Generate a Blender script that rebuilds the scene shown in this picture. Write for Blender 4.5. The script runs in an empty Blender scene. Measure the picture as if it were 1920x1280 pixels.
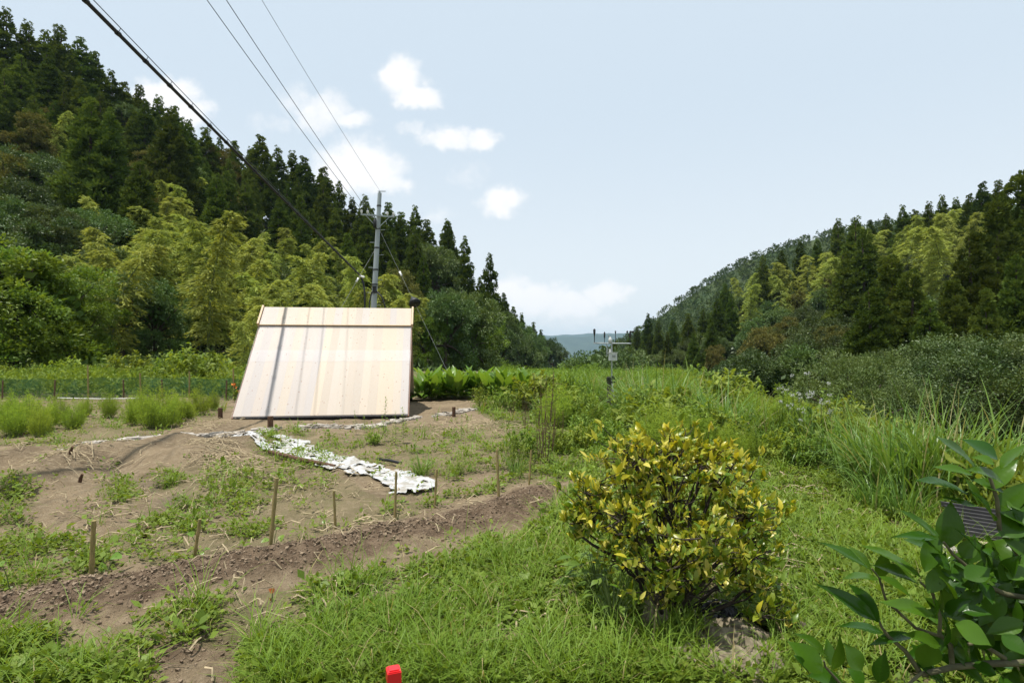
import bpy, math, random
import numpy as np
from mathutils import Vector, Matrix

# ------------------------------------------------------------------ basics
rng = np.random.default_rng(11)
random.seed(5)
SC = bpy.context.scene
COL = SC.collection
F, CX, HZ, EYE = 1066.0, 960.0, 655.0, 1.6      # focal length and horizon in photo pixels, eye height in metres
A = np.array
SUN = A([-0.18, -0.05, 1.0]); SUN = SUN / np.linalg.norm(SUN)

def at(px, py, Y):
    return A([(px - CX) / F * Y, Y, EYE - (py - HZ) / F * Y])
def gpt(px, py):
    Y = EYE * F / (py - HZ)
    return A([(px - CX) / F * Y, Y])
def nrm(v):
    return v / np.maximum(np.linalg.norm(v, axis=-1, keepdims=True), 1e-9)
def U(a, b, n=None):
    return rng.uniform(a, b, n)

_perm = np.random.default_rng(3).random((256, 256))
def vnoise(x, y):
    xi = np.floor(x).astype(int); yi = np.floor(y).astype(int)
    fx = x - xi; fy = y - yi
    fx = fx * fx * (3 - 2 * fx); fy = fy * fy * (3 - 2 * fy)
    g = lambda i, j: _perm[i & 255, j & 255]
    return (g(xi, yi) * (1 - fx) + g(xi + 1, yi) * fx) * (1 - fy) + (g(xi, yi + 1) * (1 - fx) + g(xi + 1, yi + 1) * fx) * fy
def fbm(x, y, o=4):
    x = np.asarray(x, float); y = np.asarray(y, float)
    s = 0; a = .5; t = 0
    for k in range(o):
        s = s + a * vnoise(x * 2 ** k + 17.3 * k, y * 2 ** k + 5.1 * k); t += a; a *= .5
    return s / t
def sstep(a, b, x):
    t = np.clip((x - a) / (b - a), 0, 1)
    return t * t * (3 - 2 * t)
def inpoly(px, py, poly):
    r = np.zeros(px.shape, bool); n = len(poly)
    for i in range(n):
        x0, y0 = poly[i]; x1, y1 = poly[(i + 1) % n]
        if y0 == y1: continue
        c = ((y0 > py) != (y1 > py)) & (px < (x1 - x0) * (py - y0) / (y1 - y0) + x0)
        r ^= c
    return r
def pdist(x, y, pts):
    d = np.full(np.shape(x), 1e9)
    for (x0, y0), (x1, y1) in zip(pts[:-1], pts[1:]):
        dx, dy = x1 - x0, y1 - y0
        t = np.clip(((x - x0) * dx + (y - y0) * dy) / (dx * dx + dy * dy), 0, 1)
        d = np.minimum(d, np.hypot(x - x0 - t * dx, y - y0 - t * dy))
    return d

# ------------------------------------------------------------------ mesh building
class MB:
    def __init__(s):
        s.v = []; s.f = []; s.t = []; s.n = 0; s.m = []
    def add(s, V, Fc, tint=.5, mi=0):
        V = np.asarray(V, float).reshape(-1, 3); Fc = np.asarray(Fc, int)
        s.v.append(V); s.f.append(Fc + s.n); s.n += len(V)
        s.t.append(np.broadcast_to(np.asarray(tint, float), (len(Fc),)).copy())
        s.m.append(np.full(len(Fc), mi, int))
        return s
    def quads(s, Q, tint=.5, mi=0):                         # (n,4,3)
        n = len(Q)
        return s.add(Q.reshape(-1, 3), np.arange(n * 4).reshape(n, 4), tint, mi)
    def box(s, c, sz, rot=None, tint=.5, mi=0):
        x, y, z = A(sz) / 2
        V = A([[i, j, k] for i in (-x, x) for j in (-y, y) for k in (-z, z)])
        if rot is not None: V = V @ A(rot).T
        Fc = A([[0, 1, 3, 2], [4, 6, 7, 5], [0, 4, 5, 1], [2, 3, 7, 6], [0, 2, 6, 4], [1, 5, 7, 3]])
        return s.add(V + A(c), Fc, tint, mi)
    def tube(s, P, R, n=6, tint=.5, cap=True, mi=0):
        P = np.asarray(P, float); m = len(P)
        R = np.broadcast_to(np.asarray(R, float), (m,))
        T = np.gradient(P, axis=0); T = nrm(T)
        up = A([0, 0, 1.]) if abs(T[0][2]) < .9 else A([1., 0, 0])
        a = nrm(np.cross(T, up)); b = np.cross(T, a)
        th = np.linspace(0, 2 * np.pi, n, endpoint=False)
        V = P[:, None] + R[:, None, None] * (np.cos(th)[None, :, None] * a[:, None] + np.sin(th)[None, :, None] * b[:, None])
        i = np.arange(m - 1)[:, None] * n; j = np.arange(n)[None, :]; j2 = (j + 1) % n
        Fc = np.stack([i + j, i + n + j, i + n + j2, i + j2], -1).reshape(-1, 4)
        s.add(V, Fc, tint, mi)
        if cap:
            for k, e in ((0, P[0]), (m - 1, P[-1])):
                W = np.vstack([V[k], e[None]])
                Tc = [[q, (q + 1) % n, n, n] for q in range(n)]
                s.add(W, [[q, (q + 1) % n, n] for q in range(n)], tint, mi)
        return s
    def build(s, name, mats, parent=None, smooth=False, loc=(0, 0, 0)):
        me = bpy.data.meshes.new(name)
        V = np.concatenate(s.v) if s.v else np.zeros((0, 3))
        V = V - A(loc)
        me.vertices.add(len(V)); me.vertices.foreach_set('co', V.astype(np.float32).ravel())
        tot = np.concatenate([np.full(len(f), f.shape[1], int) for f in s.f])
        idx = np.concatenate([f.ravel() for f in s.f])
        me.loops.add(len(idx)); me.loops.foreach_set('vertex_index', idx.astype(np.int32))
        me.polygons.add(len(tot))
        st = np.concatenate([[0], np.cumsum(tot)[:-1]])
        me.polygons.foreach_set('loop_start', st.astype(np.int32))
        me.polygons.foreach_set('material_index', np.concatenate(s.m).astype(np.int32))
        me.update(calc_edges=True)
        me.validate()
        if len(me.polygons) == len(tot):
            at_ = me.attributes.new('tint', 'FLOAT', 'FACE')
            at_.data.foreach_set('value', np.concatenate(s.t).astype(np.float32))
        me.polygons.foreach_set('use_smooth', np.full(len(me.polygons), bool(smooth)))
        for m in (mats if isinstance(mats, (list, tuple)) else [mats]): me.materials.append(m)
        o = bpy.data.objects.new(name, me); COL.objects.link(o); o.location = loc
        if parent is not None: o.parent = parent
        return o

def empty(name, loc=(0, 0, 0), rz=0):
    o = bpy.data.objects.new(name, None); COL.objects.link(o)
    o.location = loc; o.rotation_euler = (0, 0, rz); o.empty_display_size = .2
    return o
def tag(o, label=None, cat=None, group=None, kind=None):
    if label: o['label'] = label
    if cat: o['category'] = cat
    if group: o['group'] = group
    if kind: o['kind'] = kind
    return o
def copy_tree(root):
    c = root.copy(); COL.objects.link(c)
    for ch in list(root.children):
        d = ch.copy(); COL.objects.link(d); d.parent = c
        for g in list(ch.children):
            e = g.copy(); COL.objects.link(e); e.parent = d
    return c

# ------------------------------------------------------------------ leaf geometry (all vectorised)
def kites(P, D, S, L, W, k=.42):
    L = np.asarray(L)[..., None]; W = np.asarray(W)[..., None]
    m = P + D * L * k
    return np.stack([P, m + S * W / 2, P + D * L, m - S * W / 2], 1)
def rperp(D):
    r = rng.normal(size=D.shape)
    return nrm(np.cross(D, r))
def leaves(mb, P, D, N, L, W, tint, secs=4, bend=.25, fold=.25, prof=None, across=3, mi=0, wave=0., vein=0.):
    """curved, folded leaf blades; P base, D direction, N upper normal"""
    n = len(P)
    D = nrm(D); N = nrm(N - D * np.sum(N * D, 1, keepdims=True)); S = np.cross(D, N)
    L = np.broadcast_to(L, (n,))[:, None]; W = np.broadcast_to(W, (n,))[:, None]
    bend = np.broadcast_to(bend, (n,))[:, None]
    ts = np.linspace(0, 1, secs)
    if prof is None: prof = lambda t: np.maximum(np.sin(np.pi * t ** .8) ** .8, .04)
    us = np.linspace(-1, 1, across)
    rows = []; ph0 = rng.random((n, 1)) * 6.28
    for t in ts:
        c = P + D * L * (t - .12 * bend * t * t) - N * L * bend * t * t
        w = W / 2 * prof(t)
        for u in us:
            rows.append(c + S * w * u + N * w * fold * abs(u) ** 1.3 + N * L * wave * np.sin(t * 9 + ph0 + 2.5 * u) * abs(u) + N * L * vein * np.sin(t * 52 - abs(u) * 7) * min(1, abs(u) * 3))
    V = np.stack(rows, 1)                                    # n, secs*across, 3
    fc = A([[i * across + j, i * across + j + 1, (i + 1) * across + j + 1, (i + 1) * across + j] for i in range(secs - 1) for j in range(across - 1)])
    K = secs * across
    Fc = (fc[None] + (np.arange(n) * K)[:, None, None]).reshape(-1, 4)
    mb.add(V, Fc, np.repeat(np.broadcast_to(tint, (n,)), len(fc)), mi)
def blades(mb, P, az, L, W, lean, curl, tint, seg=4, up0=None):
    """grass blades: start near vertical, arch over towards azimuth az"""
    n = len(P)
    bc = lambda a: np.broadcast_to(a, (n,)).astype(float)
    az, L, W, lean, curl = map(bc, (az, L, W, lean, curl))
    h = np.stack([np.cos(az), np.sin(az), np.zeros(n)], 1)
    tw = az + np.pi / 2 + rng.normal(0, .5, n)
    S = np.stack([np.cos(tw), np.sin(tw), np.zeros(n)], 1)
    pts = [P]; c = P.copy()
    for k in range(seg):
        a = lean + curl * ((k + .5) / seg) ** 1.4
        d = h * np.sin(a)[:, None] + A([0, 0, 1.]) * np.cos(a)[:, None]
        c = c + d * (L / seg)[:, None]; pts.append(c)
    V = []
    for k, c in enumerate(pts):
        t = k / seg
        w = W * (.75 + .5 * t if t < .4 else .95 * (1 - (t - .4) / .6) + .03)
        V += [c - S * (w / 2)[:, None], c + S * (w / 2)[:, None]]
    V = np.stack(V, 1); K = 2 * (seg + 1)
    fc = A([[2 * i, 2 * i + 1, 2 * i + 3, 2 * i + 2] for i in range(seg)])
    Fc = (fc[None] + (np.arange(n) * K)[:, None, None]).reshape(-1, 4)
    mb.add(V, Fc, np.repeat(bc(tint), seg))

# ------------------------------------------------------------------ materials
def newmat(name):
    m = bpy.data.materials.new(name); m.use_nodes = True
    nt = m.node_tree; nt.nodes.clear()
    out = nt.nodes.new('ShaderNodeOutputMaterial')
    return m, nt, out
def N_(nt, t, **kw):
    n = nt.nodes.new(t)
    for k, v in kw.items():
        if k.startswith('i_'):
            n.inputs[k[2:].replace('_', ' ')].default_value = v
        else: setattr(n, k, v)
    return n
def rgba(c): return (c[0], c[1], c[2], 1)
def mixc(nt, fac, a, b, blend='MIX'):
    m = nt.nodes.new('ShaderNodeMix'); m.data_type = 'RGBA'; m.blend_type = blend
    for sk, v in ((m.inputs[0], fac), (m.inputs[6], a), (m.inputs[7], b)):
        if hasattr(v, 'is_linked') or isinstance(v, bpy.types.NodeSocket): nt.links.new(v, sk)
        elif isinstance(v, (int, float)): sk.default_value = v
        else: sk.default_value = rgba(v)
    return m.outputs[2]
def ramp(nt, src, lo, hi, a=0., b=1.):
    r = nt.nodes.new('ShaderNodeMapRange'); r.interpolation_type = 'SMOOTHSTEP'
    nt.links.new(src, r.inputs[0])
    for i, v in zip((1, 2, 3, 4), (lo, hi, a, b)): r.inputs[i].default_value = v
    return r.outputs[0]
def noise(nt, scale, detail=4, rough=.55, coord='Object', vec=None):
    n = nt.nodes.new('ShaderNodeTexNoise'); n.inputs['Scale'].default_value = scale
    n.inputs['Detail'].default_value = detail; n.inputs['Roughness'].default_value = rough
    if vec is None:
        tc = nt.nodes.new('ShaderNodeTexCoord'); vec = tc.outputs[coord]
    nt.links.new(vec, n.inputs['Vector'])
    return n
def leafmat(name, c1, c2, trans=.35, rough=.5, spec=.25, hue=.03, val=.35, simple=False, c3=None):
    m, nt, out = newmat(name)
    att = N_(nt, 'ShaderNodeAttribute', attribute_name='tint')
    col = mixc(nt, att.outputs['Fac'], c1, c2)
    if c3 is not None:
        col = mixc(nt, ramp(nt, att.outputs['Fac'], .86, .95), col, c3)
    oi = N_(nt, 'ShaderNodeObjectInfo')
    hs = N_(nt, 'ShaderNodeHueSaturation')
    nt.links.new(col, hs.inputs['Color'])
    r = nt.nodes.new('ShaderNodeMapRange'); nt.links.new(oi.outputs['Random'], r.inputs[0])
    r.inputs[3].default_value = .5 - hue; r.inputs[4].default_value = .5 + hue
    nt.links.new(r.outputs[0], hs.inputs['Hue'])
    w = N_(nt, 'ShaderNodeMath', operation='MULTIPLY'); nt.links.new(oi.outputs['Random'], w.inputs[0]); w.inputs[1].default_value = 7.31
    w2 = N_(nt, 'ShaderNodeMath', operation='FRACT'); nt.links.new(w.outputs[0], w2.inputs[0])
    r2 = nt.nodes.new('ShaderNodeMapRange'); nt.links.new(w2.outputs[0], r2.inputs[0])
    r2.inputs[3].default_value = 1 - val; r2.inputs[4].default_value = 1 + val
    nt.links.new(r2.outputs[0], hs.inputs['Value'])
    if simple:
        d = N_(nt, 'ShaderNodeBsdfDiffuse')
    else:
        d = N_(nt, 'ShaderNodeBsdfPrincipled'); d.inputs['Roughness'].default_value = rough
        d.inputs['Specular IOR Level'].default_value = spec
    nt.links.new(hs.outputs[0], d.inputs[0])
    t = N_(nt, 'ShaderNodeBsdfTranslucent')
    tc = mixc(nt, 1., hs.outputs[0], (1.25, 1.15, .5), 'MULTIPLY')
    nt.links.new(tc, t.inputs[0])
    mx = N_(nt, 'ShaderNodeMixShader'); mx.inputs[0].default_value = trans
    nt.links.new(d.outputs[0], mx.inputs[1]); nt.links.new(t.outputs[0], mx.inputs[2])
    nt.links.new(mx.outputs[0], out.inputs[0])
    return m
def plain(name, c, rough=.7, metal=0., spec=.3, var=.25, scale=8., c2=None, bump=0., stretch=None):
    m, nt, out = newmat(name)
    p = N_(nt, 'ShaderNodeBsdfPrincipled'); p.inputs['Roughness'].default_value = rough
    p.inputs['Metallic'].default_value = metal; p.inputs['Specular IOR Level'].default_value = spec
    vec = None
    if stretch is not None:
        tc = nt.nodes.new('ShaderNodeTexCoord'); mp = nt.nodes.new('ShaderNodeMapping')
        nt.links.new(tc.outputs['Object'], mp.inputs[0]); mp.inputs['Scale'].default_value = stretch; vec = mp.outputs[0]
    n = noise(nt, scale, 5, vec=vec)
    c2 = c2 or tuple(x * (1 - var) for x in c)
    col = mixc(nt, ramp(nt, n.outputs['Fac'], .35, .65), c, c2)
    nt.links.new(col, p.inputs[0])
    if bump:
        b = N_(nt, 'ShaderNodeBump'); b.inputs['Strength'].default_value = bump; b.inputs['Distance'].default_value = .01
        nt.links.new(n.outputs['Fac'], b.inputs['Height']); nt.links.new(b.outputs[0], p.inputs['Normal'])
    nt.links.new(p.outputs[0], out.inputs[0])
    return m

M = {}
M['cedar'] = leafmat('cedar_foliage', (.048, .080, .015), (.120, .165, .034), trans=.24, simple=True, hue=.015, val=.28)
M['bark'] = plain('bark', (.10, .075, .055), .9, scale=6, stretch=(4, 4, .6), var=.5, bump=.5)
M['bamboo_leaf'] = leafmat('bamboo_foliage', (.20, .255, .048), (.41, .45, .125), trans=.36, simple=True, hue=.012, val=.2)
M['culm'] = plain('bamboo_culm', (.16, .19, .06), .5, scale=3, var=.3)
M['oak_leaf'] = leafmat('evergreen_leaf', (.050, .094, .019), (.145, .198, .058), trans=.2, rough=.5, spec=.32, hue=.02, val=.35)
M['olive_leaf'] = leafmat('olive_brown_leaf', (.10, .11, .030), (.20, .19, .065), trans=.25, simple=True, hue=.015, val=.2)
M['bright_leaf'] = leafmat('bright_leaf', (.09, .155, .018), (.20, .29, .04), trans=.35, rough=.5, spec=.25, hue=.015, val=.15)
M['weed'] = leafmat('weed_leaf', (.11, .18, .022), (.25, .33, .05), trans=.4, rough=.55, spec=.2, hue=.02, val=.15)
M['grass'] = leafmat('grass_blade', (.095, .19, .018), (.25, .36, .045), trans=.38, rough=.5, spec=.25, hue=0, val=0, c3=(.38, .31, .15))
M['reed'] = leafmat('reed_blade', (.10, .19, .03), (.22, .33, .075), trans=.36, rough=.4, spec=.35, hue=.01, val=.1, c3=(.40, .36, .18))
M['feather'] = leafmat('feathery_leaf', (.19, .28, .035), (.33, .43, .075), trans=.42, simple=True, hue=.01, val=.12)
M['shrub_leaf'] = leafmat('yellow_shrub_leaf', (.085, .175, .014), (.58, .50, .04), trans=.34, rough=.35, spec=.42, hue=0, val=0, c3=(.62, .55, .11))  # third colour paints pale highlights onto some leaves
M['citrus_leaf'] = leafmat('citrus_leaf', (.024, .078, .005), (.070, .148, .011), trans=.34, rough=.24, spec=.28, hue=0, val=0)
M['canna'] = leafmat('broad_leaf', (.10, .20, .025), (.20, .32, .05), trans=.4, rough=.35, spec=.4, hue=.01, val=.1)
M['dry'] = plain('dry_stalk', (.46, .37, .23), .9, scale=20, var=.4)
M['deadstem'] = plain('dead_stem', (.16, .10, .06), .9, scale=20, var=.4)
M['stem'] = plain('green_stem', (.13, .18, .05), .7, scale=10)
M['stake'] = plain('bamboo_stake', (.30, .22, .09), .6, scale=6, c2=(.20, .17, .06), stretch=(10, 10, 2))
M['white_flower'] = plain('white_flower', (.60, .60, .56), .8, var=.1)
M['orange_flower'] = plain('orange_flower', (.75, .22, .03), .6, var=.2)
M['red_leaf'] = leafmat('red_leaf', (.28, .05, .04), (.35, .09, .05), trans=.3, simple=True)
M['branch'] = plain('shrub_branch', (.055, .042, .032), .85, scale=30, var=.4)
M['citrus_bark'] = plain('citrus_bark', (.12, .115, .06), .8, scale=30, var=.4)
# ------------------------------------------------------------------ garden ground
ROW = [gpt(*p) for p in ((-420, 1215), (0, 1160), (170, 1128), (365, 1085), (507, 1062), (640, 1032), (742, 1005), (817, 990), (935, 958), (1010, 930))]
MOUNDS = [((20, 925), (150, 872),   .38, .22), ((-150, 905), (60, 862), .36, .20), ((215, 862), (330, 838), .40, .23), ((340, 862), (470, 835), .40, .20), ((330, 935), (420, 895), .3, .05)]
MOUNDS = [(gpt(*a), gpt(*b), w, h) for a, b, w, h in MOUNDS]
FURROW = [gpt(*p) for p in ((170, 868), (250, 890), (310, 925), (350, 945))]
def bank_x(y):       # edge of the garden terrace on its stream side
    return np.interp(y, [-6, 0, 3, 6, 10, 16, 24, 40], [4.2, 4.2, 4.1, 4.6, 5.6, 6.0, 7.0, 9.0])
def gz(x, y, fine=True):
    x = np.asarray(x, float); y = np.asarray(y, float)
    z = .10 * (fbm(x * .35 + 9, y * .35, 3) - .5) + .05 * (fbm(x * 1.6, y * 1.6 + 4, 3) - .5)
    d = pdist(x, y, ROW)
    till = np.exp(-(d / .27) ** 2)
    z = z + .075 * till
    for a, b, w, h in MOUNDS:
        z = z + h * np.exp(-(pdist(x, y, [a, b]) / w) ** 2)
    z = z - .07 * np.exp(-(pdist(x, y, FURROW) / .25) ** 2)
    if fine:
        z = z + till * (.085 * (fbm(x * 8, y * 8, 3) - .45) + .05 * (fbm(x * 21, y * 21, 3) - .45)) + .045 * (fbm(x * 3.2 + 7, y * 3.2, 3) - .5) + .034 * (fbm(x * 7 + 3, y * 7, 4) - .5) + .012 * (fbm(x * 24, y * 24, 2) - .5)
    b = x - bank_x(y)
    z = z - 2.6 * sstep(0, 4.5, b)
    return z
def px_of(x, y):
    yy = np.maximum(y, .4)
    return CX + F * x / yy, HZ + F * EYE / yy

# zones of ground cover, outlined on the ground by where their corners are seen
ZONES = [
    ('lush', [(425, 2400), (480, 1215), (620, 1150), (800, 1110), (920, 1060), (1030, 960), (1090, 905), (1180, 870), (1500, 860), (1640, 900), (1760, 1000), (2100, 1150), (2300, 2400)], 1.),
    ('low', [(-100, 1235), (200, 1180), (420, 1135), (640, 1090), (850, 1050), (940, 1005), (920, 1060), (800, 1110), (620, 1150), (470, 1215), (300, 1220), (130, 2400), (-500, 2400)], .5),
    ('mid', [(330, 900), (480, 872), (640, 890), (720, 935), (800, 935), (930, 900), (1000, 905), (935, 925), (820, 950), (640, 988), (500, 1030), (370, 1052), (280, 1065), (190, 1010), (300, 960)], .42),
    ('strip', [(-300, 940), (40, 930), (60, 1000), (200, 1030), (160, 1095), (0, 1115), (-300, 1150)], .3),
    ('farleft', [(-500, 735), (440, 742), (410, 790), (300, 806), (250, 834), (130, 850), (0, 838), (-500, 860)], .5),
    ('hutfront', [(440, 835), (600, 822), (700, 800), (800, 795), (900, 790), (1000, 790), (1060, 900), (1000, 905), (900, 880), (840, 905), (800, 890), (700, 870), (560, 835)], .42),
    ('right', [(880, 762), (1000, 735), (1500, 735), (1800, 790), (1900, 900), (1500, 872), (1180, 880), (1060, 910), (980, 830)], 1.),
    ('rightlow', [(1500, 860), (1800, 800), (2300, 860), (2500, 1200), (2000, 1120), (1640, 900)], .9),
]
SPOTS = [(220, 918, 42, .9), (310, 900, 22, .9), (400, 890, 36, .8), (20, 942, 34, .9), (505, 835, 34, .75), (600, 862, 30, .75), (690, 880, 26, .7), (770, 908, 36, .75), (170, 1062, 26, .8), (440, 905, 30, .6), (1020, 880, 50, .8), (560, 815, 30, .6), (540, 850, 40, .5)]
def cover(px, py):
    d = np.zeros(px.shape)
    for nm, poly, k in ZONES:
        d = np.maximum(d, inpoly(px, py, poly) * k)
    for x, y, r, k in SPOTS:
        d = np.maximum(d, k * np.clip(1.4 - np.hypot(px - x, (py - y) * 1.8) / r, 0, 1))
    return d
def grade(a, b, fine, coarse_ends):
    return None
def lines(segs):
    out = []
    for a, b, s in segs:
        out.append(np.arange(a, b, s))
    return np.concatenate(out)
gx = lines([(-60, -26, 2.), (-26, -12, .35), (-12, -5, .09), (-5, 3.2, .026), (3.2, 9, .12), (9, 22, .6), (22, 61, 3.)])
gy = lines([(-30, -4, 2.), (-4, 2.2, .2), (2.2, 7.6, .026), (7.6, 14, .07), (14, 22, .2), (22, 42, .8)])
X, Y_ = np.meshgrid(gx, gy)
Z = gz(X, Y_)
mb = MB()
nx, ny = len(gx), len(gy)
i = np.arange(ny - 1)[:, None] * nx; j = np.arange(nx - 1)[None]
Fc = np.stack([i + j, i + j + 1, i + nx + j + 1, i + nx + j], -1).reshape(-1, 4)
mb.add(np.stack([X, Y_, Z], -1), Fc)
# soil material: dry earth, dug dark soil, damp furrow, moss tint under plants, darkened for shade inside the grass
m, nt, out = newmat('garden_soil')
p = N_(nt, 'ShaderNodeBsdfPrincipled'); p.inputs['Roughness'].default_value = .95; p.inputs['Specular IOR Level'].default_value = .1
n1 = noise(nt, .9, 6, .6); n2 = noise(nt, 9., 6, .65); n3 = noise(nt, 55., 4, .6)
c = mixc(nt, ramp(nt, n1.outputs['Fac'], .35, .68), (.270, .205, .128), (.175, .131, .082))
c = mixc(nt, ramp(nt, n2.outputs['Fac'], .45, .75), c, (.33, .262, .172))
a_t = N_(nt, 'ShaderNodeAttribute', attribute_name='dug'); a_g = N_(nt, 'ShaderNodeAttribute', attribute_name='green'); a_d = N_(nt, 'ShaderNodeAttribute', attribute_name='damp')
dug = mixc(nt, ramp(nt, n2.outputs['Fac'], .38, .62), (.105, .072, .046), (.20, .145, .095))
c = mixc(nt, a_t.outputs['Fac'], c, dug)
c = mixc(nt, a_d.outputs['Fac'], c, (.165, .132, .095))
grn = mixc(nt, ramp(nt, n2.outputs['Fac'], .4, .65), (.085, .115, .030), (.15, .125, .055))
c = mixc(nt, a_g.outputs['Fac'], c, grn)
c = mixc(nt, ramp(nt, n3.outputs['Fac'], .55, .8, 0, .45), c, (.33, .265, .185))
c = mixc(nt, ramp(nt, n3.outputs['Fac'], .42, .22, 0, .5), c, (.10, .07, .045))
nt.links.new(c, p.inputs[0])
ad = N_(nt, 'ShaderNodeMath', operation='ADD'); nt.links.new(n2.outputs['Fac'], ad.inputs[0]); nt.links.new(n3.outputs['Fac'], ad.inputs[1])
b = N_(nt, 'ShaderNodeBump'); b.inputs['Strength'].default_value = .9; b.inputs['Distance'].default_value = .05
nt.links.new(ad.outputs[0], b.inputs['Height']); nt.links.new(b.outputs[0], p.inputs['Normal'])
nt.links.new(p.outputs[0], out.inputs[0])
M['soil'] = m
ground = mb.build('ground', m, smooth=True)
tag(ground, kind='structure')
PX, PY = px_of(X, Y_)
def pattr(o, name, val):
    a = o.data.attributes.new(name, 'FLOAT', 'POINT'); a.data.foreach_set('value', np.asarray(val, np.float32).ravel())
wob = (fbm(X * 1.7, Y_ * 1.7, 4) - .5)
pattr(ground, 'dug', np.clip(sstep(.42, .2, pdist(X, Y_, ROW) + .35 * wob) + .8 * sstep(.3, .1, pdist(X, Y_, [gpt(150, 1300), gpt(330, 1215), gpt(430, 1190)]) + .3 * wob), 0, 1))
pattr(ground, 'damp', .7 * sstep(.34, .0, pdist(X, Y_, FURROW) + .5 * wob + .1))
g0 = cover(PX + 60 * wob, PY + 25 * wob)
g0 = np.where((X > bank_x(Y_) - .5) | (Y_ > 19) | (X < -17), 1., g0)
g0 = np.where(Y_ < 1.5, .7, g0)
pattr(ground, 'green', np.clip(g0 * (.55 + .9 * (fbm(X * 3.1, Y_ * 3.1, 3) - .3)), 0, .95))

# ------------------------------------------------------------------ land beyond the garden
fx_ = lines([(-9000, -400, 400.), (-400, 400, 20.), (400, 9001, 400.)]); fy_ = lines([(-600, 0, 100.), (0, 400, 10.), (400, 10001, 400.)])
X2, Y2 = np.meshgrid(fx_, fy_)
Z2 = -3.6 - 14 * sstep(30, 140, Y2) - 45 * sstep(140, 900, Y2) - 90 * sstep(900, 5000, Y2)
mb = MB(); nx, ny = len(fx_), len(fy_)
i = np.arange(ny - 1)[:, None] * nx; j = np.arange(nx - 1)[None]
mb.add(np.stack([X2, Y2, Z2], -1), np.stack([i + j, i + j + 1, i + nx + j + 1, i + nx + j], -1).reshape(-1, 4))
M['valley'] = plain('valley_scrub', (.03, .055, .014), .95, scale=.08, c2=(.05, .07, .022))
tag(mb.build('valley_floor', M['valley'], smooth=True), kind='structure')

class Hill:
    def __init__(s, px, yf, zf, yc, sky, ht, ex):
        s.px = A(px, float); s.yf = A(yf, float); s.zf = A(zf, float); s.yc = A(yc, float); s.sky = A(sky, float); s.ht = ht; s.ex = ex
    def g(s, px, t):          # -> depth Y and ground z at image column px, t = 0 foot .. 1 crest
        I = lambda a: np.interp(px, s.px, a)
        yf, zf, yc, sk = I(s.yf), I(s.zf), I(s.yc), I(s.sky)
        zc = EYE + (HZ - sk) / F * yc - s.ht
        Y = yf + (yc - yf) * t
        tt = np.maximum(t, 0)
        z = zf + (zc - zf) * np.where(tt < 1, tt ** s.ex, 1 - .25 * (tt - 1))
        z = np.where(t < 0, zf + 6 * np.minimum(t, 0), z)
        return Y, z
    def zat(s, px, Y):
        yf = np.interp(px, s.px, s.yf); yc = np.interp(px, s.px, s.yc)
        return s.g(px, (Y - yf) / (yc - yf))[1]
    def mesh(s, name, mat, t0=-.25, t1=2.2):
        pxs = np.arange(s.px[0], s.px[-1] + 1, 20.); ts = np.concatenate([np.linspace(t0, 0, 4)[:-1], np.linspace(0, 1, 30), np.linspace(1.1, t1, 6)])
        P, T = np.meshgrid(pxs, ts)
        Y, z = s.g(P, T)
        X = (P - CX) / F * Y
        z = z + 1.4 * (fbm(X * .08, Y * .08, 3) - .5) * np.clip(T * 4, 0, 1)
        mb = MB(); n = len(pxs); k = len(ts)
        i = np.arange(k - 1)[:, None] * n; j = np.arange(n - 1)[None]
        mb.add(np.stack([X, Y, z], -1), np.stack([i + j, i + j + 1, i + n + j + 1, i + n + j], -1).reshape(-1, 4))
        return tag(mb.build(name, mat, smooth=True), kind='structure')
M['litter'] = plain('forest_floor', (.016, .024, .008), .95, scale=.5, c2=(.028, .026, .012))
LH = Hill([-700, -300, 0, 200, 400, 700, 840, 920, 960, 1030, 1062],
          [26, 30, 34, 35, 38, 46, 56, 75, 95, 150, 185],
          [0, 0, 0, 0, 0, -.5, -2, -4, -6, -12, -16],
          [85, 88, 95, 105, 115, 125, 120, 112, 140, 200, 230],
          [-260, -120, 30, 125, 245, 365, 415, 500, 570, 630, 662], 14.5, 1.7)
LH.mesh('hillside', M['litter'])
RH = Hill([1165, 1215, 1300, 1400, 1500, 1600, 1700, 1800, 1900, 2100, 2500],
          [140, 100, 72, 56, 48, 43, 40, 38, 36, 34, 30],
          [-14, -11, -8, -6, -6, -6, -6, -6, -6, -5, -5],
          [260, 210, 180, 160, 145, 130, 115, 105, 100, 95, 90],
          [630, 600, 575, 515, 470, 428, 398, 355, 325, 230, 60], 13., 1.5)
RH.mesh('hillside', M['litter'])
FH = Hill([1130, 1180, 1230, 1290, 1350, 1420, 1500, 1560, 1700, 2000, 2400],
          [420, 330, 300, 280, 260, 250, 250, 250, 250, 250, 250],
          [-30] * 11, [560, 520, 500, 480, 470, 460, 450, 450, 450, 450, 450],
          [655, 622, 585, 543, 503, 466, 441, 424, 400, 350, 280], 7., 1.3)
FH.mesh('hillside', M['valley'])

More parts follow.
